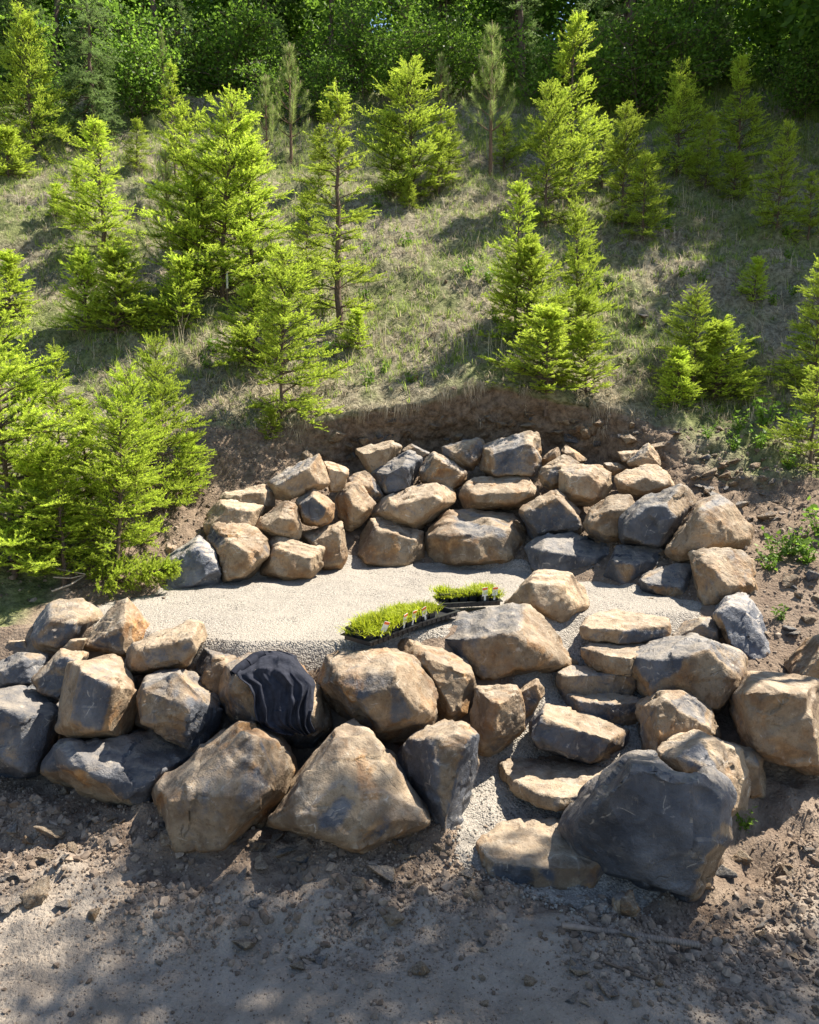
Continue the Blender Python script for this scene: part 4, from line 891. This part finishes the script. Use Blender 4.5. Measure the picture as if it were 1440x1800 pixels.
# ------------------------------------------------------------------ grass and litter
def blades(P, n_each, L, W, lean, rng, droop=.5):
    m = len(P) * n_each; B = np.repeat(P, n_each, 0) + np.concatenate([rng.normal(0, .022, (m, 2)), np.zeros((m, 1))], 1)
    l = (np.repeat(L, n_each) * rng.uniform(.45, 1.15, m))[:, None]; az = rng.random(m) * 6.283
    h = np.stack([np.cos(az), np.sin(az), 0 * az], 1); ln = (lean * rng.random(m) ** .7)[:, None]
    d = nrm_(h * ln + np.array([0, 0, 1.])); d2 = nrm_(d + h * droop * rng.random((m, 1)) - np.array([0, 0, .35]) * ln)
    s = np.cross(d, h); s = nrm_(s + rng.normal(0, .3, s.shape)) * W / 2
    a, b, c = B, B + d * l * .55, B + d * l * .55 + d2 * l * .45
    V = np.stack([a - s, a + s, b + s * .8, b - s * .8, c], 1).reshape(-1, 3)
    i = np.arange(m)[:, None] * 5
    F = np.concatenate([i + [0, 1, 2], i + [0, 2, 3], i + [3, 2, 4]], 0)
    return V, F, m
def scatter_hill(n, rng, fn, ymin=8.4, ymax=26):
    y = ymin + (ymax - ymin) * rng.random(n * 3) ** 1.35; x = (rng.random(n * 3) * 2 - 1) * (.56 * y + .6)
    keep = fn(x, y, rng); x, y = x[keep][:n], y[keep][:n]
    P = np.array([(a, b, gz(a, b) - .01) for a, b in zip(x, y)]); return P
lipy = lambda x: np.interp(x, KX, P6Y)
def hill_ok(x, y):
    ok = y > lipy(x) - .05
    left = (x < -2.7) & (y > 8.6 + (x + 2.7) * .5)
    return ok | (left & (y > 7.2))
def f_dry(x, y, rng):
    q = np.stack([x * .55, y * .55, 0 * x], 1); return hill_ok(x, y) & (fbm(q, 3, 77) * .9 + rng.uniform(-.5, .6, len(x)) > -.15)
def f_green(x, y, rng):
    q = np.stack([x * .5, y * .5, 0 * x + 5], 1); return hill_ok(x, y) & (fbm(q, 3, 91) + .35 * (y > 17) + .35 * ((x > 2) & (y > 14)) + rng.uniform(-.4, .45, len(x)) > .02)
rg = np.random.default_rng(123)
def grass_obj(name, P, n_each, L, W, lean, mat, label, tipmean):
    V, F, m = blades(P, n_each, L, W, lean, rg)
    me = mesh_np(name, V, F, mat); t = np.clip(rg.normal(tipmean, .25, m), 0, 1); fattr(me, 'tip', np.repeat(t, 5))
    link(name, me, kind='stuff', label=label, cat='grass')
P = scatter_hill(13000, rg, f_dry); grass_obj('dry_grass', P, 6, .10 + .10 * rg.random(len(P)), .009, 1.9, DRYM, 'matted dry straw-coloured grass on the hillside', .5)
P = scatter_hill(13500, rg, f_green); grass_obj('green_grass', P, 7, .08 + .13 * rg.random(len(P)) + .10 * (P[:, 1] > 19) + .22 * ((P[:, 1] > 20) & (P[:, 0] > 2)), .009, .9, GRASSM, 'short green grass tufts on the hillside', .55)
P = scatter_hill(500, rg, f_green, 9); grass_obj('seed_grass', P, 4, .35 + .25 * rg.random(len(P)), .006, .35, DRYM, 'tall thin seed stalks on the hillside', .7)
# litter: short flat straws and twigs lying on the slope
def litter(n):
    P = scatter_hill(n, rg, lambda x, y, r: hill_ok(x, y)); m = len(P); az = rg.random(m) * 6.283
    d = np.stack([np.cos(az), np.sin(az), rg.normal(.1, .35, m)], 1); l = rg.uniform(.04, .16, m)[:, None]
    s_ = np.stack([-np.sin(az), np.cos(az), 0 * az], 1) * rg.uniform(.002, .006, m)[:, None]; P = P + np.array([0, 0, .03])
    V = np.stack([P - s_, P + s_, P + d * l], 1).reshape(-1, 3); me = mesh_np('straw_litter', V, np.arange(3 * m).reshape(-1, 3), DRYM)
    fattr(me, 'tip', np.repeat(rg.beta(1.2, 1.5, m), 3)); link('straw_litter', me, kind='stuff', label='dead straw and twig litter over the slope', cat='litter')
litter(16000)

# ------------------------------------------------------------------ gravel chips and dirt clods (point-instanced)
def chip_nodes(name, mat, sub=1):
    ng = bpy.data.node_groups.new(name, 'GeometryNodeTree')
    ng.interface.new_socket('Geometry', in_out='INPUT', socket_type='NodeSocketGeometry'); ng.interface.new_socket('Geometry', in_out='OUTPUT', socket_type='NodeSocketGeometry')
    N = ng.nodes; L = ng.links
    gi = N.new('NodeGroupInput'); go = N.new('NodeGroupOutput'); ic = N.new('GeometryNodeMeshIcoSphere'); ic.inputs['Radius'].default_value = .5; ic.inputs['Subdivisions'].default_value = sub
    no = N.new('ShaderNodeTexNoise'); no.inputs['Scale'].default_value = 1.6; sb = N.new('ShaderNodeVectorMath'); sb.operation = 'SUBTRACT'; sb.inputs[1].default_value = (.5, .5, .5)
    mu = N.new('ShaderNodeVectorMath'); mu.operation = 'SCALE'; mu.inputs['Scale'].default_value = .9; sp = N.new('GeometryNodeSetPosition'); sm = N.new('GeometryNodeSetMaterial'); sm.inputs['Material'].default_value = mat
    L.new(no.outputs['Color'], sb.inputs[0]); L.new(sb.outputs[0], mu.inputs[0]); L.new(ic.outputs['Mesh'], sp.inputs['Geometry']); L.new(mu.outputs[0], sp.inputs['Offset']); L.new(sp.outputs[0], sm.inputs['Geometry'])
    ip = N.new('GeometryNodeInstanceOnPoints'); L.new(gi.outputs[0], ip.inputs['Points']); L.new(sm.outputs[0], ip.inputs['Instance'])
    r = N.new('GeometryNodeInputNamedAttribute'); r.data_type = 'FLOAT_VECTOR'; r.inputs['Name'].default_value = 'turn'
    q = N.new('GeometryNodeInputNamedAttribute'); q.data_type = 'FLOAT_VECTOR'; q.inputs['Name'].default_value = 'size'
    L.new(r.outputs[0], ip.inputs['Rotation']); L.new(q.outputs[0], ip.inputs['Scale']); L.new(ip.outputs[0], go.inputs[0])
    return ng
def chips(name, P, sz, mat, label, cat):
    m = len(P); me = bpy.data.meshes.new(name); me.vertices.add(m); me.vertices.foreach_set('co', np.asarray(P, np.float32).ravel())
    a = me.attributes.new('turn', 'FLOAT_VECTOR', 'POINT'); a.data.foreach_set('vector', (rg.random((m, 3)) * 6.28).astype(np.float32).ravel())
    s3 = (sz[:, None] * rg.uniform(.6, 1.3, (m, 3))).astype(np.float32); a = me.attributes.new('size', 'FLOAT_VECTOR', 'POINT'); a.data.foreach_set('vector', s3.ravel())
    fattr(me, 'shade', rg.random(m))
    o = link(name, me, kind='stuff', label=label, cat=cat); md = o.modifiers.new('scatter', 'NODES'); md.node_group = chip_nodes(name + '_nodes', mat)
def pts_on(x, y, up=.0):
    return np.array([(a, b, gz(a, b) + up) for a, b in zip(x, y)])
n = 60000; x = rg.uniform(-3.1, 2.9, n); y = 4.2 + 4.9 * rg.random(n) ** 1.2
k = inside(TERR, x + rg.normal(0, .06, n), y + rg.normal(0, .06, n)); x, y = x[k], y[k]
sz = np.where((y < 6.6) & (x > .2), rg.uniform(.009, .024, len(x)), rg.uniform(.005, .013, len(x)))
chips('gravel', pts_on(x, y, .012), sz, PEB_G, 'loose crushed gravel chips on terrace and stairs', 'gravel')
n = 64000; x = rg.uniform(-4.2, 4.2, n); y = 3.1 + 2.6 * rg.random(n)
foot = np.interp(x, KX, P2Y); den = np.exp(-((y - (foot - .45)) / .42) ** 2) + .45; cl = fbm(np.stack([x * 1.4, y * 1.4, 0 * x], 1), 3, 55)
k = (y < foot + .25) & (rg.random(n) < den * (1 + 1.2 * cl)); x, y = x[k], y[k]
sz = rg.uniform(.006, .02, len(x)) * np.where(rg.random(len(x)) < .12, rg.uniform(1.6, 3.6, len(x)), 1) * (.55 + .75 * np.exp(-((y - (np.interp(x, KX, P2Y) - .4)) / .45) ** 2))
chips('dirt_clods', pts_on(x, y, .002), sz, PEB_D, 'crumbled dirt clods and grit along the foot of the wall', 'dirt')
n = 24000; x = rg.uniform(-5.2, 5.4, n); y = rg.uniform(5.0, 11, n)
wall_r = (x > 2.9) & (y < 10.3); wall_l = (x < -2.3) & (x > -4.4) & (y > 7.2) & (y < 9.8) & (rg.random(n) < .35); bankz = (y > np.interp(x, KX, P4Y) + .3) & (y < lipy(x)) & (np.abs(x) < 3.2)
k = (wall_r | wall_l | bankz) & (rg.random(n) < .85); x, y = x[k], y[k]
chips('slope_rubble', pts_on(x, y), rg.uniform(.012, .034, len(x)) * np.where(rg.random(len(x)) < .12, 2.2, 1), PEB_D, 'crumbly earth and small rubble on the cut slope', 'rubble')

# ------------------------------------------------------------------ loose stones, each its own object
STONE_ME = []
for k in range(8):
    rng = np.random.default_rng(900 + k)
    pts = [Vector(p) for p in (rng.normal(size=(11, 3)) * np.array([.5, .42, .34]))]
    bm = hull_verts(pts); o = finish_rock('tmp_stone', bm, (.15, .3, .6, .2, .4, .1, .7, .25)[k], (.2, .5, .2, .7, .3, .1, .2, .4)[k], (.95, .85, .85, .9, 1., 1.1, .95, .9)[k], rng, 'x', 'x', None, (), (), 18, 1.1)
    me = o.data; bpy.data.objects.remove(o)
    V = np.empty(len(me.vertices) * 3, np.float32); me.vertices.foreach_get('co', V); V = V.reshape(-1, 3); V -= (V.max(0) + V.min(0)) / 2; V /= np.ptp(V, axis=0).max(); me.vertices.foreach_set('co', V.ravel()); me.name = 'loose_stone_shape'; STONE_ME.append(me)
rs = random.Random(31)
def stone(p, s, label, group):
    o = link('loose_stone', rs.choice(STONE_ME), None, label, 'stone', group, loc=(p[0], p[1], p[2] + s * .12))
    o.scale = (s * rs.uniform(.8, 1.2), s * rs.uniform(.8, 1.2), s * rs.uniform(.6, .95)); o.rotation_euler = (rs.uniform(-.5, .5), rs.uniform(-.5, .5), rs.uniform(0, 6.28))
    return o
A = ('broken stone lying in the churned dirt below the front wall', 'stones below the front wall')
named = [(65, 1578, 52, 'round grey stone in the dirt below the dark wall end'), (22, 1590, 46, 'blunt tan stone beside the round grey one'), (112, 1595, 40, 'tan stone downhill of the round grey one'), (165, 1610, 34, 'flat pale stone lying with two square ones'),
         (90, 1466, 44, 'pale flat stone lit by sun below the blue-black boulder'), (302, 1480, 48, 'pale chock stone against the leaning slab boulder'), (455, 1520, 58, 'light crumbly rock between the leaning slab and peaked boulder'),
         (528, 1512, 46, 'square pale stone under the peaked yellowish boulder'), (498, 1505, 30, 'upright thin stone next to the square pale one'), (430, 1664, 34, 'pale wedge stone on the bare road edge'), (738, 1708, 44, 'pale flat stone half buried at the road edge'),
         (672, 1535, 50, 'grey stone below the tip of the peaked boulder'), (620, 1610, 40, 'dusty stone in the churned bank above the road'), (690, 1615, 46, 'whitish lump stone beside other dusty stones'), (832, 1578, 36, 'square stone beside the lowest step'),
         (1060, 1742, 34, 'pale flat stone near the thin stick'), (1100, 1595, 60, 'dark wedge stone in shade below the heart boulder'), (1275, 1540, 50, 'brown rock at the sunny foot of the heart boulder'), (1250, 1545, 30, 'small brown stone touching the brown rock'),
         (1345, 1628, 34, 'pale flat stone by the rusty bar end'), (1305, 1512, 34, 'reddish stone on the sunny dirt')]
for u, v, pxs, lab in named:
    p = gpx(u, v); stone(p, pxs / FPX * p.y * 1.1, lab, None)
for i in range(105):
    x = rs.uniform(-3.4, 2.9); f = float(np.interp(x, KX, P2Y)); y = f - abs(rs.gauss(.30, .34))
    if .35 < x < 1.5 and y > 4.15: y = rs.uniform(3.5, 4.1)
    stone((x, y, gz(x, y)), rs.choice((.045, .055, .07, .09, .12)) * rs.uniform(.8, 1.15), *A)
A = ('broken stone on the crumbled earth slope behind the stair-side boulders', 'stones on the rubble slope')
for i in range(90):
    c_ = rs.random()
    if c_ < .6: p = gpx(rs.gauss(1260, 55), rs.gauss(850, 42))
    else: p = gpx(rs.uniform(1300, 1440), rs.uniform(840, 1120))
    stone(p, rs.choice((.06, .08, .10, .14, .2)) * rs.uniform(.7, 1.1), *A)
A = ('rock set in the dark cut bank face above the back wall', 'rocks in the cut bank')
for i in range(64):
    u = rs.uniform(540, 1190); v = rs.uniform(720, 800) + abs(u - 880) * .03; p = gpx(u, v) + Vector((0, -.035, 0)); stone(p, rs.uniform(.08, .25), *A)
A = ('chinking stone packed in a gap of the boulder walls', 'gap stones in the walls')
for i in range(26):
    u = rs.uniform(300, 1200); v = 1025 - 55 * math.sin((u - 300) / 900 * math.pi) + rs.uniform(-5, 6) + (45 if u > 1080 else 0); p = gpx(u, v); stone(p, rs.uniform(.03, .075), *A)
A = ('dark stone lying on the eroded hillside ledges', 'stones on the hillside')
for i in range(34):
    p = gpx(rs.choice((rs.uniform(0, 450), rs.uniform(650, 1440))), rs.uniform(480, 690)); stone(p, rs.uniform(.06, .16), *A)

# ------------------------------------------------------------------ seedling trays
BLACK = plain('black_plastic', (.018, .018, .02), .42, .5)
TAGM = plain('white_tag', (.75, .77, .74), .5); ORANGE = plain('orange_print', (.75, .16, .04), .5)
def box(bm, c, s, taper=1.0):
    r = bmesh.ops.create_cube(bm, size=1.0)
    for v in r['verts']:
        k_ = taper if v.co.z < 0 else 1.0
        v.co = Vector((c[0] + v.co.x * s[0] * k_, c[1] + v.co.y * s[1] * k_, c[2] + v.co.z * s[2]))
def bm_me(name, bm, mat):
    me = bpy.data.meshes.new(name); bm.to_mesh(me); bm.free(); me.materials.append(mat); return me
def tray_mesh(L, W):
    bm = bmesh.new(); h = .036; t = .006
    box(bm, (0, 0, t / 2), (L, W, t))
    for sx in (-1, 1): box(bm, (sx * (L / 2), 0, h / 2 + .002), (t, W + t, h)); box(bm, (sx * (L / 2 + .012), 0, h + .004), (.026, W + .05, .006))
    for sy in (-1, 1): box(bm, (0, sy * W / 2, h / 2 + .003), (L - t, t, h)); box(bm, (0, sy * (W / 2 + .012), h + .0075), (L, .026, .006))
    for k_ in range(9): box(bm, (-L / 2 + L * (k_ + .5) / 9, -W / 2 - .006, h * .45), (.012, .008, h * .8))
    return bm_me('tray', bm, BLACK)
def pot_mesh():
    bm = bmesh.new(); box(bm, (0, 0, .045), (.078, .078, .09), .78)
    for sx in (-1, 1): box(bm, (sx * .039, 0, .088), (.007, .086, .014)); box(bm, (0, sx * .039, .0885), (.072, .007, .014))
    return bm_me('pot', bm, BLACK)
POT = pot_mesh()
def tuft_mesh(seed):
    r = np.random.default_rng(seed); P = np.concatenate([r.uniform(-.036, .036, (26, 2)), np.full((26, 1), .085)], 1)
    V, F, m = blades(P, 9, np.full(26, .080), .006, 1.3, r, .9); me = mesh_np('sedge_tuft', V, F, POTM); fattr(me, 'tip', np.repeat(np.clip(r.normal(.6, .25, m), 0, 1), 5)); return me
TUFT = [tuft_mesh(1), tuft_mesh(2)]
def tag_meshes():
    bm = bmesh.new(); box(bm, (0, 0, .06), (.034, .0015, .06)); box(bm, (0, 0, .015), (.012, .0015, .034)); a = bm_me('plant_tag', bm, TAGM)
    bm = bmesh.new(); box(bm, (0, -.0015, .081), (.030, .0014, .014)); return a, bm_me('tag_print', bm, ORANGE)
TAG, TAGP = tag_meshes()
TRAY = tray_mesh(.52, .27)
def tray(p, rz, tilt, planted, label):
    e = link('seedling_tray', TRAY, None, label, 'plant tray', 'trays of seedlings', loc=p); e.rotation_euler = (tilt[0], tilt[1], rz)
    for i in range(6):
        for j in range(3):
            if not planted(i, j): continue
            x = -.26 + .52 * (i + .5) / 6; y = -.135 + .27 * (j + .5) / 3
            # each potted plant can be lifted out: a thing of its own
            q = e.matrix_basis @ Vector((x, y, .008)) if False else Matrix.LocRotScale(Vector(p), e.rotation_euler, None) @ Vector((x, y, .008))
            pe = link('potted_sedge', POT, None, 'lime-green sedge seedling in a black pot, in ' + label.split(',')[0], 'seedling', 'potted sedge seedlings', loc=q)
            pe.rotation_euler = (tilt[0], tilt[1], rz + rs.uniform(-.06, .06)); t_ = link('tuft', TUFT[(i + j) % 2], pe); t_.rotation_euler = (0, 0, rs.uniform(0, 6.28)); t_.scale = (1.3, 1.3, rs.uniform(.65, 1.3))
            if j == 0 and (i * 7 + int(rz * 10)) % 3 == 0 or (i == 5 and j == 0):
                g_ = link('plant_tag', TAG, pe, loc=(rs.uniform(-.02, .02), -.046, .045)); g_.rotation_euler = (.25, rs.uniform(-.4, .4), rs.uniform(-.3, .3)); g_.scale = (1.5, 1.5, 1.4); link('print', TAGP, g_)
    return e
def on_rocks(u, v, extra=0.):
    d_ = Vector(ray(u, v)).normalized(); best = None
    for b_ in list(BOULDER_BVH.values()) + [GB]:
        h = b_.ray_cast(Vector(CAM), d_)
        if h[0] is not None and (best is None or h[3] < best[1]): best = (h[0], h[3])
    return best[0]
tray((-.23, 6.06, 1.235), math.radians(50), (.02, -.03), lambda i, j: True, 'fuller tray by the domed boulder, packed with lime-green sedge')
tray((.13, 6.50, 1.245), math.radians(46), (.02, -.02), lambda i, j: i < 3, 'half-empty tray between two sedge trays, black sockets showing')
zt = max((BOULDER_BVH['F2'].ray_cast(Vector((x_, y_, 5)), Vector((0, 0, -1)))[0] or Vector((0, 0, 1.2))).z for x_ in (.35, .5, .65) for y_ in (6.75, 6.85, 6.95))
tray((.52, 6.93, max(zt, 1.25) + .01), math.radians(12), (0, 0), lambda i, j: j > 0 or i > 3, 'tray perched on the mottled boulder, trimmed with lime-green sedge')

# ------------------------------------------------------------------ shirt draped over its boulder
def shirt():
    CL = plain('navy_cotton', (.032, .034, .044), 1.0, .03, .15)
    rows = [(345, 1105, 1175), (352, 1075, 1215), (366, 1050, 1252), (385, 1035, 1262), (410, 1018, 1278), (440, 1000, 1295), (462, 1012, 1318), (490, 1050, 1334), (520, 1062, 1330), (560, 1074, 1322), (600, 1080, 1314), (640, 1084, 1312), (662, 1100, 1316), (682, 1150, 1322), (697, 1205, 1326)]
    v_ = np.array([r[0] for r in rows]); l_ = np.array([r[1] for r in rows]); r_ = np.array([r[2] for r in rows])
    nb, na = 64, 84; B = BOULDER_BVH['F14']; D = np.full((nb, na), np.nan); U = np.zeros((nb, na)); W = np.zeros((nb, na))
    for i in range(nb):
        vv = np.interp(i / (nb - 1), [0, 1], [345, 697])
        for j in range(na):
            a = j / (na - 1); X = np.interp(vv, v_, l_) * (1 - a) + np.interp(vv, v_, r_) * a; X += 4 * math.sin(vv * .05 + j * .2); Yv = vv + 7 * math.sin(a * 11) * (vv > 600)
            U[i, j], W[i, j] = topx('F', X, Yv)
            h = B.ray_cast(Vector(CAM), Vector(ray(U[i, j], W[i, j])).normalized())
            if h[0] is not None: D[i, j] = h[0].y
    # fill cells that miss the rock with the drape continuing down and back
    m = np.nanmean(D)
    for i in range(nb):
        for j in range(na):
            if np.isnan(D[i, j]): D[i, j] = D[i - 1, j] if i and not np.isnan(D[i - 1, j]) else np.nan
    for j in range(na):
        col = D[:, j]; ok = ~np.isnan(col); D[:, j] = np.interp(np.arange(nb), np.nonzero(ok)[0], col[ok]) if ok.any() else m
    Dmin = D.copy()
    for k_ in range(14):
        Dp = np.pad(D, 1, mode='edge'); D = (Dp[:-2, 1:-1] + Dp[2:, 1:-1] + Dp[1:-1, :-2] + Dp[1:-1, 2:] + D) / 5; D = np.minimum(D, Dmin)
    V = []
    for i in range(nb):
        for j in range(na):
            a = j / (na - 1); b_ = i / (nb - 1)
            fold = .5 + .5 * math.sin(a * 36 + 1.6 * math.sin(b_ * 2.6 + a * 5) + 1.3 * math.sin(a * 8)); fold = .8 * fold ** 1.4 + .12 * math.sin(a * 71 + b_ * 3)
            amp = .006 + .062 * b_ ** .7; amp *= .7 + .3 * math.sin(a * 9 + 1)
            cr = .003 * math.sin(b_ * 21 + a * 12) + .05 * b_ ** 2
            p = aty(U[i, j], W[i, j], D[i, j] - .018 - amp * fold - cr); V.append(p)
    idx = np.arange(nb * na).reshape(nb, na); F = np.stack([idx[:-1, :-1], idx[1:, :-1], idx[1:, 1:], idx[:-1, 1:]], -1).reshape(-1, 4)
    V = np.array(V); base = np.array([V[:, 0].mean(), V[:, 1].mean(), V[:, 2].min()])
    o = link('shirt', mesh_np('shirt', V - base, F, CL, True), None, 'crumpled black-navy shirt draped over a front wall boulder', 'shirt', loc=base)
    md = o.modifiers.new('thick', 'SOLIDIFY'); md.thickness = .006; md.offset = -1
    # folded sleeve lying along the shoulder of the shirt
    pts = [(985, 452), (1010, 432), (1045, 408), (1080, 382), (1120, 362)]
    sg = []; P = []
    for X, Yv in pts:
        q = on_rocks(*topx('F', X, Yv)); P.append(np.array(q) + np.array([0, -.02, .018]))
    for a, b_, r0, r1 in zip(P[:-1], P[1:], (.030, .040, .043, .04), (.040, .043, .04, .02)): sg.append((a - base, b_ - base, r0, r1))
    V, F = tubes(sg, 10); V = V + (.006 * fbm(V * 30, 2, 3))[:, None]
    link('sleeve', mesh_np('sleeve', V, F, CL, True), o)
shirt()

# ------------------------------------------------------------------ threaded bar and sticks
def rusty():
    ST = plain('dusty_steel', (.22, .175, .14), .7, .3, .2)
    a = gpx(988, 1636); b_ = gpx(1228, 1672); a.z = gz(a.x, a.y) + .034; b_.z = gz(b_.x, b_.y) + .040
    L_ = (b_ - a).length; r = .017
    n = 260; sd = 12; V = []
    for i in range(n + 1):
        x = L_ * i / n; th = x > L_ * .28
        for k_ in range(sd):
            t = 6.2832 * k_ / sd; ph = (x / .016 - t / 6.2832) % 1.0
            rad = r + (.0045 * max(0, 1 - abs(ph - .5) * 3.2) if th else .0006 * math.sin(x * 300 + t))
            V.append((x, rad * math.cos(t), rad * math.sin(t)))
    F = [(i * sd + k_, i * sd + (k_ + 1) % sd, (i + 1) * sd + (k_ + 1) % sd, (i + 1) * sd + k_) for i in range(n) for k_ in range(sd)]
    me = mesh_np('threaded_bar', np.array(V), np.array(F), ST, True)
    o = link('threaded_bar', me, None, 'dusty coarse-threaded steel bar lying on the dirt before the stairs', 'steel bar', loc=a); o.rotation_euler = (b_ - a).to_track_quat('X', 'Z').to_euler()
    for x in (0, L_):
        bm = bmesh.new(); bmesh.ops.create_cone(bm, cap_ends=True, segments=12, radius1=r * 1.02, radius2=r * 1.02, depth=.004); c_ = link('end_face', bm_me('end_face', bm, ST), o, loc=(x, 0, 0)); c_.rotation_euler = (0, math.pi / 2, 0)
rusty()
def stick(name, pxs, r, mat, label, lift=.01, cat='stick', up=None):
    P = [np.array(gpx(u, v)) + np.array([0, 0, lift]) for u, v in pxs]
    if up: P = [p + np.array([0, 0, z]) for p, z in zip(P, up)]
    base = P[0].copy(); sg = [(a - base, b_ - base, r * (1 - .5 * i / len(P)), r * (1 - .5 * (i + 1) / len(P))) for i, (a, b_) in enumerate(zip(P[:-1], P[1:]))]
    V, F = tubes(sg, 6); return link(name, mesh_np(name, V, F, mat, True), None, label, cat, loc=base)
stick('thin_stick', [(1062, 1693), (1090, 1705), (1120, 1718), (1153, 1728)], .009, BARK, 'thin brown stick lying on the road past the steel bar')
stick('dead_branch', [(128, 245), (150, 222), (185, 205), (240, 190)], .03, TWIG, 'bare bleached dead branch on the slope below the blue-green fir', .3, 'branch')
stick('dead_twig', [(92, 1058), (125, 1046), (150, 1030)], .010, TWIG, 'bare forked twig end of the fallen bough', .10)
stick('dead_twig', [(96, 1040), (125, 1042), (150, 1036)], .008, TWIG, 'pale twig crossing the forked twig by the fallen bough', .14)
stick('dead_twig', [(102, 1030), (128, 1036), (152, 1040)], .008, TWIG, 'shorter pale twig above the forked twig of the bough', .17)
WHITE = plain('white_paint', (.78, .78, .74), .6)
p = gpx(400, 545); h_ = Vector(aty(399, 482, p.y)).z - p.z
V, F = tubes([((0, 0, -.2), (0, 0, h_ * .5), .014, .014), ((0, 0, h_ * .5), (.01, 0, h_), .014, .012)], 4); o = link('survey_stake', mesh_np('survey_stake', V, F, BARK), None, 'thin wooden survey stake with white top among the firs', 'stake', loc=p)
V, F = tubes([((.007, 0, h_ * .6), (.01, 0, h_ * 1.02), .019, .017)], 4); link('painted_top', mesh_np('painted_top', V, F, WHITE), o)
# cut fir bough on the ground
tm, cm, H, R = FIRS['small'][0]
p = gpx(190, 1052); e = put_tree('fir_bough', [('stem', tm), ('foliage', cm)], p + Vector((-.25, .1, .10)), .62, .2, 'cut fir bough lying behind the front wall boulders', 'bough', None)
e.rotation_euler = (0, math.radians(80), .1); e.scale = (.55, .8, .8)

# ------------------------------------------------------------------ broad weeds and hanging roots
def weed_mesh(seed, h, n):
    r = np.random.default_rng(seed); sg = []; P = []
    for s in range(6):
        az = r.random() * 6.28; ln = h * r.uniform(.6, 1.1); d = nrm_(np.array([math.cos(az) * .45, math.sin(az) * .45, 1])); p = np.array([0, 0, -.03])
        q = p + d * ln; sg.append((p, q, .004, .002))
        for t in r.random(n): P.append(p + d * ln * t + r.normal(0, .03, 3))
    P = np.array(P); N = nrm_(r.normal(size=P.shape) + np.array([0, 0, 1.2])); l = r.uniform(.04, .085, len(P))
    V, F = leaf_tris(P, N, l, l * .5, r); cm = mesh_np('weed_leaves', V, F, WEEDM); fattr(cm, 'tip', np.repeat(r.random(len(P)), 4))
    V, F = tubes(sg, 4); return mesh_np('weed_stems', V, F, GRASSM), cm
WD = [weed_mesh(1, .36, 22), weed_mesh(2, .28, 18)]
for i, (u, v, s) in enumerate([(1365, 985, 1.0), (1395, 975, 1.1), (1418, 990, 1.2), (1350, 1000, .8), (1335, 790, .9), (1300, 755, .9), (1372, 1090, .5), (1400, 760, 1.1), (1345, 745, 1.2), (1290, 790, .8), (1440, 940, 1.2), (1310, 1455, .5), (1245, 770, .6), (1385, 820, .8)]):
    p = gpx(u, v); put_tree('leafy_weed', [('stems', WD[i % 2][0]), ('leaves', WD[i % 2][1])], p, s, i * 1.3, 'bright leafy weed growing on the loose dirt slope', 'weed', 'weeds on the dirt slope')
x = rg.uniform(-1.9, 3.0, 900); x = x[fbm(np.stack([x * 3.5, 0 * x, 0 * x], 1), 2, 8) > .12]; y = lipy(x) + rg.uniform(-.03, .10, len(x))
P = np.array([(a, b_ - .04, gz(a, b_) - .01) for a, b_ in zip(x, y)]); m = len(P) * 5; B = np.repeat(P, 5, 0) + rg.normal(0, .025, (m, 3)); l = rg.uniform(.03, .22, m)[:, None]
d = nrm_(np.stack([rg.normal(0, .25, m), -rg.uniform(.05, .5, m), -np.ones(m)], 1)); s_ = np.stack([np.full(m, .0028), 0 * l[:, 0], 0 * l[:, 0]], 1)
V = np.stack([B - s_, B + s_, B + d * l], 1).reshape(-1, 3); me = mesh_np('hanging_roots', V, np.arange(3 * m).reshape(-1, 3), DRYM); fattr(me, 'tip', np.repeat(rg.beta(1, 3, m), 3))
link('hanging_roots', me, kind='stuff', label='fine roots and dead grass hanging from the bank lip', cat='roots')

HW = [weed_mesh(5, .26, 14), weed_mesh(6, .20, 16)]
for i in range(46):
    u, v = rs.uniform(20, 1420), rs.uniform(330, 700); p = gpx(u, v)
    if p.y < 10.4: continue
    put_tree('hillside_forb', [('stems', HW[i % 2][0]), ('leaves', HW[i % 2][1])], p, rs.uniform(.6, 1.3), i * 1.7, 'small leafy green plant growing on the open hillside', 'plant', 'small plants on the hillside')
